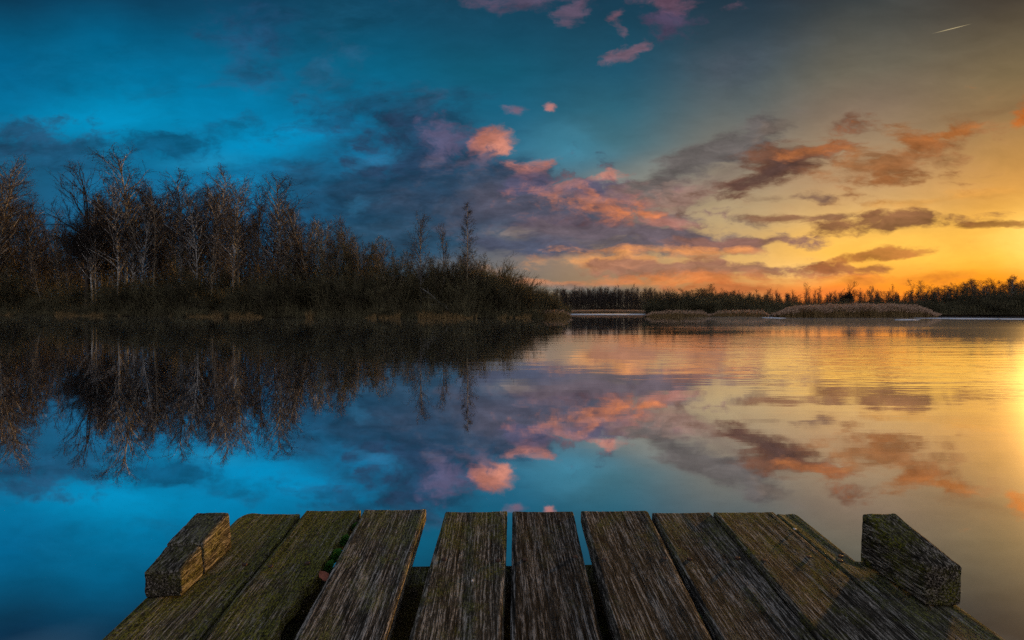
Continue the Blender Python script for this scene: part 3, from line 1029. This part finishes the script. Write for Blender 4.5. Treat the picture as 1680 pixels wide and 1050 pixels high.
# ------------------------------------------------------------------ right wood
def right_xy(px, back):
    u = (px - 840) / F
    y = 90.0
    for _ in range(30):
        y = .5 * y + .5 * (shore_y(RF, u * y) + back)
    return u * y, y
rh = [
    ('multi', 1158, 462, 30, 'small round-topped tree highest over the bushy bank right of the channel', 1.3),
    ('tall', 1322, 462, 60, 'thin twin-topped tree left of the dark round tree on the right skyline', .9),
    ('tall', 1340, 468, 66, 'short thin tree beside the twin-topped tree on the right skyline', .9),
    ('broad', 1392, 460, 60, 'dark round-crowned tree standing clear on the right skyline', .9),
    ('multi', 1425, 466, 66, 'sparse low tree just right of the dark round one', 1.1),
    ('tall', 1464, 464, 62, 'thin pointed tree between the dark round tree and the taller right wood', .7),
    ('multi', 1510, 455, 45, 'bushy-topped tree at the left end of the taller right wood', 1.1),
    ('birch', 1660, 448, 10, 'pale twin-stemmed birch near the right edge of the photo', .9),
]
for kind, px, yt, back, label, wide in rh:
    x, y = right_xy(px, back)
    plant(kind, x, y, .7, top_h(yt, y) - .7, label, 'trees on the right skyline', wide=wide)
def renv(px):
    xs = [1060, 1080, 1120, 1160, 1200, 1250, 1300, 1350, 1400, 1450, 1500, 1540, 1580, 1620, 1700, 1800]
    ys = [482, 478, 474, 470, 474, 478, 484, 486, 486, 484, 478, 466, 458, 456, 450, 446]
    return float(np.interp(px, xs, ys))
for (a, b, n, label, kinds) in [
        (1064, 1262, 30, 'low bare tree in the wood between the channel and the long reed bed', ['multi']),
        (1262, 1490, 40, 'low bare tree in the dark line behind the long reed bed', ['multi', 'tall']),
        (1490, 1600, 24, 'bare tree in the taller wood between the reeds and the twin-stemmed birch', ['multi', 'tall', 'birch']),
        (1600, 1790, 32, 'bare tree in the taller wood at the right edge', ['multi', 'tall', 'birch'])]:
    for i in range(n):
        px = a + (b - a) * (i + random.random()) / n
        x, y = right_xy(px, random.uniform(6, 50))
        yt = renv(px) + random.uniform(-3, 12)
        plant(random.choice(kinds), x, y, .7, max(3, top_h(yt, y) - .7), label, label + ' group', wide=random.uniform(.9, 1.4) * (1.6 if px < 1262 else 1.35))
for (a, b, n, label, dy) in [
        (1064, 1262, 34, 'dark shrub on the bushy bank between the channel and the long reed bed', 3),
        (1262, 1500, 24, 'dark shrub close behind the long reed bed', 6),
        (1500, 1790, 26, 'dark shrub at the foot of the taller right wood', 14)]:
    for i in range(n):
        px = a + (b - a) * (i + random.random()) / n
        x, y = right_xy(px, random.uniform(1.5, 14))
        plant('shrub', x, y, .4, max(1.3, top_h(renv(px) + dy + random.uniform(-4, 14), y) - .4), label, label + ' group', wide=random.uniform(1.0, 1.6))
def right_area(r, n):
    px = r.uniform(1062, 1800, n); back = 0.6 + 30 * r.random(n) ** 1.5
    u = (px - 840) / F
    y = np.full(n, 90.0)
    for _ in range(30):
        y = .5 * y + .5 * (np.interp(u * y, RF[:, 0], RF[:, 1]) + back)
    return np.column_stack([u * y, y, np.full(n, .3)])
V, Fc, _ = blades(26000, right_area, lambda r, P: r.uniform(.6, 2.4, len(P)), 0.018, TWIG_OLIVE, 'undergrowth', 12, .25)
o = link('undergrowth', mesh_np('undergrowth', V, Fc, TWIG_OLIVE)); tag(o, 'dark undergrowth covering the right bank', 'undergrowth', kind='stuff')

# ------------------------------------------------------------------ far wood
def far_wood():
    r = np.random.default_rng(77)
    A, B, R0, R1 = [], [], [], []
    def add(a, b, r0, r1):
        A.append(a); B.append(b); R0.append(r0); R1.append(r1)
    for i in range(620):
        px = r.uniform(300, 1560) if i > 170 else r.triangular(900, 1000, 1110)
        y = r.uniform(290, 345)
        x = (px - 840) / F * y
        top = 478 if px < 1100 else 482
        h = (H + (509 - top + r.normal() * 4.0 - 3 * r.random()) / F * y) - 1
        base = np.array([x, y, .8])
        add(base, base + [r.normal() * .5, r.normal() * .5, h], .09, .03)
        for k in range(42):
            t = .25 + .75 * r.random()
            p = base + [0, 0, h * t]
            a = r.random() * 6.28
            L = (1.3 + 2.4 * (1 - t)) * (.5 + r.random())
            q = p + np.array([math.cos(a) * .55, math.sin(a) * .55, .85]) * L
            add(p, q, .045, .02)
            for m_ in range(3):
                s = p + (q - p) * r.random()
                add(s, s + np.array([r.normal() * .5, r.normal() * .5, .7]) * (.5 + r.random()), .026, .012)
    return tubes(A, B, R0, R1, 3)
V, Fc = far_wood()
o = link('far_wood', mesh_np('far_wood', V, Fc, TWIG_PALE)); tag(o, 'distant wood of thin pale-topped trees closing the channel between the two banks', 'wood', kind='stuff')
def far_area(r, n):
    px = r.uniform(250, 1600, n); y = r.uniform(285, 340, n)
    return np.column_stack([(px - 840) / F * y, y, np.full(n, .4)])
V, Fc, _ = blades(30000, far_area, lambda r, P: r.uniform(2, 7.0, len(P)), 0.05, TWIG_BROWN, 'far_thicket', 31, .2)
o = link('far_thicket', mesh_np('far_thicket', V, Fc, BARK_DARK)); tag(o, 'dark thicket filling the foot of the distant wood', 'thicket', kind='stuff')

# ------------------------------------------------------------------ jetty
def wood_material(name, moss, tone=1.0, orange=0.0, endgrain=False):
    m, g, out = material(name)
    tc = g.new('ShaderNodeTexCoord'); oi = g.new('ShaderNodeObjectInfo')
    off = g.math('MULTIPLY', oi.outputs['Random'], 37.0)
    p = g.vmath('ADD', tc.outputs['Object'], g.comb(off, off, off))
    warp = g.noise(g.mapping(p, scale=(9, 2.2, 9)), 1.0, 2.0, 0.5, out='Color')
    pw = g.vmath('ADD', p, g.vmath('MULTIPLY', g.vmath('SUBTRACT', warp, (.5, .5, .5)), (.007, .0, .007)))
    gr = g.noise(g.mapping(pw, scale=(230, 7.5, 230)), 1.0, 5.0, 0.68)
    fine = g.noise(g.mapping(pw, scale=(520, 45, 520)), 1.0, 3.0, 0.7)
    crack = g.noise(g.mapping(pw, scale=(85, 1.6, 85)), 1.0, 3.0, 0.5)
    blotch = g.noise(p, 9.0, 5.0, 0.65)
    v = g.math('ADD', g.math('MULTIPLY', gr, .62), g.math('MULTIPLY', fine, .38))
    t = tone
    col = g.ramp(v, [(.40, (.007*t, .006*t, .005*t)), (.475, (.040*t, .035*t, .027*t)), (.525, (.105*t, .090*t, .070*t)), (.585, (.46*t, .41*t, .34*t))])
    ck = g.mapr(crack, .28, .325, 1.0, 0.0)
    col = g.mix(g.math('MULTIPLY', ck, .85), col, (.006, .004, .003, 1))
    col = g.mix(g.mapr(blotch, .45, .7, 0, .5), col, (.050*t, .042*t, .030*t, 1))
    # moss and algae in patches, thickest at the damp outer end of the boards
    mn = g.noise(g.mapping(p, scale=(14, 9, 14)), 1.0, 6.0, 0.7)
    mf = g.noise(g.mapping(p, scale=(300, 110, 300)), 1.0, 3.0, 0.7)
    ly = g.sep(tc.outputs['Object'])[1]
    endb = g.mapr(ly, 1.30, 1.74, 0.0, .11)
    lo = 0.56 - moss * .30
    mk = g.mapr(g.math('ADD', mn, endb), lo, lo + .26, 0.0, 1.0, True)
    mk = g.math('MULTIPLY', mk, g.mapr(mf, .38, .56, 0.15, .85))
    mcol = g.mix(g.mapr(mf, .40, .66), (.018, .024, .005, 1), (.26, .25, .06, 1))
    col = g.mix(mk, col, mcol)
    # pale lichen specks
    sp = g.new('ShaderNodeTexVoronoi'); sp.inputs['Scale'].default_value = 75.0
    g.set(sp.inputs['Vector'], p)
    spm = g.math('MULTIPLY', g.mapr(sp.outputs['Distance'], .10, .22, 1.0, 0.0), g.mapr(g.noise(p, 12, 3, .6), .54, .64, 0, .8))
    col = g.mix(g.math('MULTIPLY', spm, min(1, .3 + moss)), col, (.50, .48, .40, 1))
    hgt = g.math('ADD', g.math('MULTIPLY', v, .007), g.math('MULTIPLY', mk, .0015))
    hgt = g.math('SUBTRACT', hgt, g.math('MULTIPLY', ck, .003))
    hs = g.new('ShaderNodeHueSaturation')
    g.set(hs.inputs['Value'], g.mapr(oi.outputs['Random'], 0, 1, 0.78, 1.28))
    g.set(hs.inputs['Saturation'], g.mapr(g.math('FRACT', g.math('MULTIPLY', oi.outputs['Random'], 7.3)), 0, 1, 0.75, 1.2))
    g.set(hs.inputs['Color'], col)
    principled(g, out, hs.outputs[0], .9, .03, g.bump(hgt, 1.0))
    return m
WOOD = [wood_material('weathered_oak_clean', .05, .95), wood_material('weathered_oak', .34, .95), wood_material('weathered_oak_mossy', .80, 1.0)]
BLOCKW = wood_material('block_wood', .42, .8)
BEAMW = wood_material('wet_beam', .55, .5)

p0 = np.array([(817 - 840) / F, 75.0 / F, 1.0]); p0 /= np.linalg.norm(p0)
def cam2w(c):
    return Vector((c[0], c[1] * SP + c[2] * CP, c[1] * CP - c[2] * SP))
nrm = np.array([0, 1.0, -75.0 / F]); nrm /= np.linalg.norm(nrm)
ax = np.cross(nrm, p0)
Hd = 0.7236
orig = -nrm * Hd * (1 / math.sqrt(1 + (75 / F) ** 2))
orig = orig - p0 * (orig[2] / p0[2])
M = Matrix.Identity(4)
X_, Y_, Z_ = cam2w(ax), cam2w(p0), cam2w(nrm)
O_ = cam2w(orig) + Vector((0, 0, H))
for i in range(3):
    M[i][0], M[i][1], M[i][2], M[i][3] = X_[i], Y_[i], Z_[i], O_[i]
jetty = empty('jetty')
jetty.matrix_world = M
tag(jetty, 'weathered mossy wooden jetty of nine boards reaching out over the water', 'jetty')

def vnoise(seed):
    r = np.random.default_rng(seed)
    ph = r.random(12) * 6.28; fr = 4 * 1.55 ** np.arange(12)
    am = 1 / 1.35 ** np.arange(12)
    return lambda t: sum(a * np.sin(f * t + p) for a, f, p in zip(am, fr, ph)) / 3

Y_NEAR = 1.10
def plank(lf, ln, rf, rn, yend, mat, seed, z=0.0, thick=.034, ragged=0.0, round_l=.006, round_r=.006, ymin=-1.6, tilt=0.0, lshape=None, rshape=None, label=None):
    """a board as a closed grid: left/right edge at far end (yend) and at Y_NEAR, then on parallel behind"""
    nl, nr, ne = vnoise(seed), vnoise(seed + 1), vnoise(seed + 2)
    nsurf = vnoise(seed + 3)
    ys = np.concatenate([np.linspace(ymin, .9, 10), np.linspace(.93, yend - .02, 60), yend - np.array([.014, .009, .005, .002, 0.0])])
    NX = 22
    def edge(f, n_, y, nz, amp):
        t = np.clip((y - Y_NEAR) / (1.74 - Y_NEAR), 0, 1.1)
        return n_ + (f - n_) * t + nz(y * 3) * amp
    rows = []
    for y in ys:
        L = edge(lf, ln, y, nl, .0012)
        Rr = edge(rf, rn, y, nr, .0012)
        if lshape: L += lshape(y)
        if rshape: Rr += rshape(y)
        if ragged: Rr -= ragged * max(0, vnoise(seed + 9)(y * 9) * .6 + .3) * np.clip((y - .9) * 3, 0, 1)
        dend = yend - y
        if dend < round_l: L += round_l * (1 - math.sqrt(max(0, 1 - (1 - dend / round_l) ** 2)))
        if dend < round_r: Rr -= round_r * (1 - math.sqrt(max(0, 1 - (1 - dend / round_r) ** 2)))
        s = np.linspace(0, 1, NX)
        bev = .004
        w = Rr - L
        xs = np.concatenate([[L, L + .0012], L + bev + (w - 2 * bev) * s, [Rr - .0012, Rr]])
        zt = np.full(NX + 4, z)
        zt[0] -= bev * 1.1; zt[1] -= bev * .35; zt[-1] -= bev * 1.1; zt[-2] -= bev * .35
        if dend < .006: zt -= .004 * (1 - dend / .006) ** 2
        # cupped and slightly uneven surface
        m_ = (xs - L) / w - .5
        zt += -.003 * (1 - 4 * m_ ** 2) * .6 + .0006 * nsurf(y * 1.2 + 3 * m_) + .0003 * vnoise(seed + 5)(xs * 22 + y * .6) + tilt * m_
        yy = y + (ne(xs * 6) * .0022 if dend < .05 else 0) + (vnoise(seed + 11)(xs * 40) * .0008 if dend < .02 else 0)
        top = np.column_stack([xs, np.full(NX + 4, 0) + yy, zt])
        bot = np.column_stack([xs[::-1], np.full(NX + 4, 0) + yy, np.full(NX + 4, z - thick)])
        rows.append(np.concatenate([top, bot]))
    K = 2 * (NX + 4)
    V = np.concatenate(rows)
    nrow = len(ys)
    Fc = []
    for r_ in range(nrow - 1):
        i = np.arange(K); j = (i + 1) % K
        Fc.append(np.stack([r_ * K + i, r_ * K + j, (r_ + 1) * K + j, (r_ + 1) * K + i], 1))
    # end caps as quad strips
    h = K // 2
    for r_, flip in ((0, False), (nrow - 1, True)):
        i = np.arange(h - 1)
        q = np.stack([r_ * K + i, r_ * K + i + 1, r_ * K + K - 2 - i, r_ * K + K - 1 - i], 1)
        Fc.append(q[:, ::-1] if flip else q)
    me = mesh_np('plank', V, np.concatenate(Fc)[:, ::-1], mat, True)
    try:
        me.set_sharp_from_angle(angle=R(38))
    except Exception:
        pass
    o = link('plank', me, jetty)
    if label: o['label'] = label
    return o

def rag2(y):
    return -.012 * math.exp(-((y - 1.26) / .10) ** 2) + .004 * math.sin(y * 60) - .006 * math.exp(-((y - 1.52) / .03) ** 2)
def notch(y):   # the last board is cut back beyond the block
    t = min(1, max(0, (y - 1.395) / .02))
    return -.10 * t
planks = [
    plank(-.795, -.785, -.600, -.600, 1.748, WOOD[2], 101, tilt=-.004, round_l=.045, round_r=.006, lshape=lambda y: .022 * min(1, max(0, (y - 1.54) / .04)), label='mossy outer board with a rounded far corner'),
    plank(-.589, -.590, -.419, -.449, 1.768, WOOD[2], 112, ragged=.008, rshape=rag2, label='board with a rotten, ragged right edge'),
    plank(-.411, -.405, -.222, -.223, 1.762, WOOD[1], 123, z=.003),
    plank(-.163, -.180, .027, .009, 1.750, WOOD[1], 134, z=-.001, round_l=.01, label='board beside the widest gap'),
    plank(.0425, .022, .228, .205, 1.744, WOOD[0], 145, round_r=.01),
    plank(.2505, .232, .456, .422, 1.738, WOOD[0], 156, z=.002, round_r=.014),
    plank(.468, .436, .6455, .630, 1.730, WOOD[1], 167, z=-.002),
    plank(.6525, .638, .8365, .836, 1.722, WOOD[1], 178, z=.001),
    plank(.840, .8405, 1.000, 1.005, 1.708, WOOD[2], 189, rshape=notch, round_r=.02, label='outer board cut back beside the right block'),
]

def solid(name, corners, mat, parent, seed=0, cuts=9, rough=.0022, bev=.008, label=None):
    """eight corners (bottom ccw, top ccw) -> subdivided, bevelled, slightly hewn block"""
    import bmesh
    bm = bmesh.new()
    vs = [bm.verts.new(c) for c in corners]
    for f in [(3, 2, 1, 0), (4, 5, 6, 7), (0, 1, 5, 4), (1, 2, 6, 5), (2, 3, 7, 6), (3, 0, 4, 7)]:
        bm.faces.new([vs[i] for i in f])
    bmesh.ops.recalc_face_normals(bm, faces=bm.faces)
    bmesh.ops.bevel(bm, geom=list(bm.edges), offset=bev, segments=3, profile=.6, affect='EDGES')
    bmesh.ops.subdivide_edges(bm, edges=[e for e in bm.edges if e.calc_length() > .03], cuts=cuts, use_grid_fill=True)
    n1, n2 = vnoise(seed), vnoise(seed + 1)
    bm.normal_update()
    for v in bm.verts:
        k = n1(v.co.x * 9 + v.co.z * 13) + n2(v.co.y * 8 - v.co.z * 7)
        v.co += v.normal * k * rough
    me = bpy.data.meshes.new(name)
    bm.to_mesh(me); bm.free()
    me.materials.append(mat)
    for p in me.polygons: p.use_smooth = True
    try: me.set_sharp_from_angle(angle=R(40))
    except Exception: pass
    o = link(name, me, parent)
    if label: o['label'] = label
    return o

# the two kerb blocks (each end taller than the near one)
def blk(xin_n, xin_f, xout_n, xout_f, y0, y1, h0, h1, mat, seed, label, top_in=0.0):
    a, b = sorted((xin_n, xout_n)); c, d = sorted((xin_f, xout_f))
    return solid('edge_block', [(a, y0, .001), (b, y0, .001), (d, y1, .001), (c, y1, .001),
                                (a, y0, h0), (b, y0, h0), (d, y1, h1), (c, y1, h1)], mat, jetty, seed, label=label)
blk(-.706, -.706, -.789, -.791, 1.290, 1.384, .063, .078, BLOCKW, 31, 'near half of the left kerb block')
blk(-.705, -.7055, -.7915, -.794, 1.387, 1.528, .080, .100, BLOCKW, 32, 'taller far half of the left kerb block')
rb = blk(.930, .905, 1.008, .990, 1.220, 1.412, .090, .128, BLOCKW, 33, 'dark right kerb block, higher at its notched far end')

def beam(y0, y1, ztop, h, x0=-.84, x1=1.03, seed=41):
    c = [(x0, y0, ztop - h), (x1, y0, ztop - h), (x1, y1, ztop - h), (x0, y1, ztop - h), (x0, y0, ztop), (x1, y0, ztop), (x1, y1, ztop), (x0, y1, ztop)]
    return solid('crossbeam', c, BEAMW, jetty, seed, cuts=14, rough=.002)
beam(1.40, 1.485, -.0345, .21)
beam(.30, .40, -.0365, .09, seed=43)
beam(-.9, -.8, -.0365, .09, seed=45)
for (x, y) in ((-.74, 1.345), (.95, 1.345), (-.74, .45), (.95, .45), (-.74, -.75), (.95, -.75)):
    S = Segs(); S.path([np.array([x, y, -.06]), np.array([x, y - .01, -.4]), np.array([x, y, -1.3])], .055, .06)
    me = S.mesh('post', BEAMW, 14)
    link('post', me, jetty)
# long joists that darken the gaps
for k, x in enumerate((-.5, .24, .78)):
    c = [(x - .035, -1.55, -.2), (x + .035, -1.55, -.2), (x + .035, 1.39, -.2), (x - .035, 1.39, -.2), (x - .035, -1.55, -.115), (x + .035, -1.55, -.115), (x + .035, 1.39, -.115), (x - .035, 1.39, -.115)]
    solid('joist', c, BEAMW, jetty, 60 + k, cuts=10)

# nails: small dark rusty heads, sub-parts of their boards
def simple(name, c, rough=.6, spec=.4, metallic=0.0):
    m, g, out = material(name)
    tc = g.new('ShaderNodeTexCoord')
    n = g.noise(tc.outputs['Object'], 300.0, 4, .6)
    col = g.mix(g.mapr(n, .3, .7), tuple(v * .5 for v in c[:3]) + (1,), c)
    principled(g, out, col, rough, spec, Metallic=metallic)
    return m
RUST = simple('rusty_iron', (.10, .05, .03, 1), .6, .5, .3)
def nail_mesh():
    n = 12
    V = [(0, 0, .0004)]
    for rr, zz in ((.0050, .0004), (.0062, 0), (.0062, -.006)):
        V += [(math.cos(a) * rr, math.sin(a) * rr, zz) for a in np.arange(n) * 2 * PI / n]
    Fc = [(0, 1 + i, 1 + (i + 1) % n, 0) for i in range(n)]
    me = bpy.data.meshes.new('nail')
    faces = [(0, 1 + i, 1 + (i + 1) % n) for i in range(n)]
    for k in range(2):
        for i in range(n):
            j = (i + 1) % n
            faces.append((1 + k * n + i, 1 + (k + 1) * n + i, 1 + (k + 1) * n + j, 1 + k * n + j))
    me.from_pydata(V, [], faces)
    me.materials.append(RUST)
    return me
NAIL = nail_mesh()
cent = [(-.76, -.63), (-.56, -.47), (-.385, -.25), (-.145, -.01), (.06, .195), (.265, .42), (.485, .605), (.675, .80), (.86, .885)]
for pl, (xa, xb) in zip(planks, cent):
    for x in (xa, xb):
        nl_ = link('nail', NAIL, pl)
        nl_.location = (x + random.uniform(-.01, .01), 1.44 + random.uniform(-.02, .02), +.0016)

# small white pebble on the fourth board
def deck_pt(px, py, h=0.0):
    t = Hd * F / (py - 450.0)
    x = t * (px - 817) / F
    return (x, t * math.sqrt(1 + (75 / F) ** 2 + (23 / F) ** 2), h)
def ico(name, r, mat, seed, sub=2, squash=(1, 1, 1), amp=.2):
    import bmesh
    bm = bmesh.new(); bmesh.ops.create_icosphere(bm, subdivisions=sub, radius=r)
    rr = random.Random(seed)
    ph = [rr.random() * 6 for _ in range(6)]
    for v in bm.verts:
        k = 1 + amp * (math.sin(v.co.x / r * 2 + ph[0]) * math.sin(v.co.y / r * 3 + ph[1]) + .5 * math.sin(v.co.z / r * 4 + ph[2]))
        v.co = Vector((v.co.x * k * squash[0], v.co.y * k * squash[1], v.co.z * k * squash[2]))
    me = bpy.data.meshes.new(name); bm.to_mesh(me); bm.free()
    me.materials.append(mat)
    for p in me.polygons: p.use_smooth = True
    return me
def deck_world(p):
    return M @ Vector(p)
PEB = simple('white_stone', (.75, .74, .72, 1), .6, .4)
for px, py, r, label in ((774, 954, .0042, 'tiny white pebble lying on the board beside the widest gap'),
                         (1309, 875, .0055, 'pale bluish pebble near the far end of the outer right boards')):
    o = link('pebble', ico('pebble', r * .75, PEB, int(px), 2, (1, 1.3, .5)))
    o.matrix_world = M @ Matrix.Translation(deck_pt(px, py, .003))
    tag(o, label, 'pebble')

# moss cushions and a dead leaf caught in the ragged gap
def moss_mat():
    m, g, out = material('green_moss')
    tc = g.new('ShaderNodeTexCoord')
    n = g.noise(tc.outputs['Object'], 260.0, 4, .7)
    c = g.mix(g.mapr(n, .3, .7), (.012, .05, .006, 1), (.08, .26, .03, 1))
    principled(g, out, c, .9, .2, g.bump(n, .004))
    return m
MOSS = moss_mat()
def moss(px, py, r, label, n=900):
    rr = np.random.default_rng(int(px))
    c = np.array(deck_pt(px, py, -.012))
    d = rr.normal(size=(n, 3)); d /= np.linalg.norm(d, axis=1, keepdims=True)
    d[:, 2] = np.abs(d[:, 2])
    q = d * r * np.array([.55, 1.4, .7])
    A = q * .55; B = q * (.9 + .35 * rr.random((n, 1))) + rr.normal(size=(n, 3)) * r * .07
    V, Fc = tubes(A, B, np.full(n, .0011), np.full(n, .0004), 3)
    ic = ico('moss_clump', r * .8, MOSS, 3, 2, (.55, 1.4, .7))
    nb = len(ic.vertices)
    iv = np.empty(nb * 3, np.float32); ic.vertices.foreach_get('co', iv)
    tris = [tuple(p.vertices) for p in ic.polygons]
    me = bpy.data.meshes.new('moss_clump')
    me.from_pydata([tuple(v) for v in V] + [tuple(v) for v in iv.reshape(-1, 3)], [], [tuple(int(k) for k in f) for f in Fc] + [tuple(k + len(V) for k in t) for t in tris])
    me.materials.append(MOSS)
    o = link('moss_clump', me)
    o.matrix_world = M @ Matrix.Translation(tuple(c))
    tag(o, label, 'moss')
moss(566, 878, .018, 'bright green moss clump in the gap beside the rotten board edge')
moss(583, 856, .013, 'small dark moss clump at the far end of the gap beside the rotten board edge')
moss(552, 903, .02, 'dark mossy debris packed in the middle of the gap by the rotten edge')
moss(541, 920, .016, 'dull moss clump lower in the gap beside the rotten board edge')
moss(1147, 1010, .010, 'small moss clump on the edge of the gap right of centre')

def leaf(px, py, rz, s, label, mat, h=-.008):
    n = 9
    V, Fc = [], []
    for i in range(n):
        t = i / (n - 1)
        w = math.sin(PI * t ** .8) * .42 * (1 + .12 * math.sin(i * 2.4)) + .01
        for k in (-1, 0, 1):
            V.append((k * w * s, (t - .5) * s * 1.5, s * (.22 * abs(k) + .15 * math.sin(t * 4))))
    for i in range(n - 1):
        for k in range(2):
            a = i * 3 + k
            Fc.append((a, a + 1, a + 4, a + 3))
    me = mesh_np('dead_leaf', V, Fc, mat, True)
    o = link('dead_leaf', me)
    o.matrix_world = M @ Matrix.Translation(deck_pt(px, py, h)) @ Matrix.Rotation(rz, 4, 'Z') @ Matrix.Rotation(.35, 4, 'X')
    md = o.modifiers.new('thickness', 'SOLIDIFY'); md.thickness = .0006
    tag(o, label, 'leaf')
LEAF = simple('dead_leaf_red', (.42, .13, .07, 1), .6, .3)
LEAF2 = simple('dead_leaf_brown', (.16, .09, .05, 1), .7, .3)
leaf(531, 938, .7, .026, 'curled reddish dead leaf caught in the gap beside the rotten board', LEAF)
leaf(520, 928, -.4, .022, 'brown dead leaf behind the reddish one in the gap', LEAF2, -.014)

# ------------------------------------------------------------------ camera and render settings
cam = bpy.data.cameras.new('camera')
cam.lens = 20.0
cam.sensor_width = 36.0
cam.clip_start = 0.02
cam.clip_end = 12000.0
co = bpy.data.objects.new('camera', cam)
COL.objects.link(co)
co.location = (0, 0, H)
co.rotation_euler = (R(90) - PITCH, 0, 0)
scene.camera = co

scene.render.engine = 'CYCLES'
scene.cycles.max_bounces = 5
scene.cycles.diffuse_bounces = 2
scene.cycles.glossy_bounces = 3
scene.cycles.transmission_bounces = 0
scene.cycles.use_denoising = False
scene.cycles.use_adaptive_sampling = True
scene.cycles.adaptive_threshold = 0.02
scene.cycles.adaptive_min_samples = 16
scene.cycles.sample_clamp_indirect = 3.0
scene.cycles.sample_clamp_direct = 8.0
scene.view_settings.view_transform = 'Standard'
scene.view_settings.look = 'None'
scene.view_settings.exposure = 0.15
scene.view_settings.gamma = 1.0
scene.view_settings.use_curve_mapping = False
scene.render.film_transparent = False
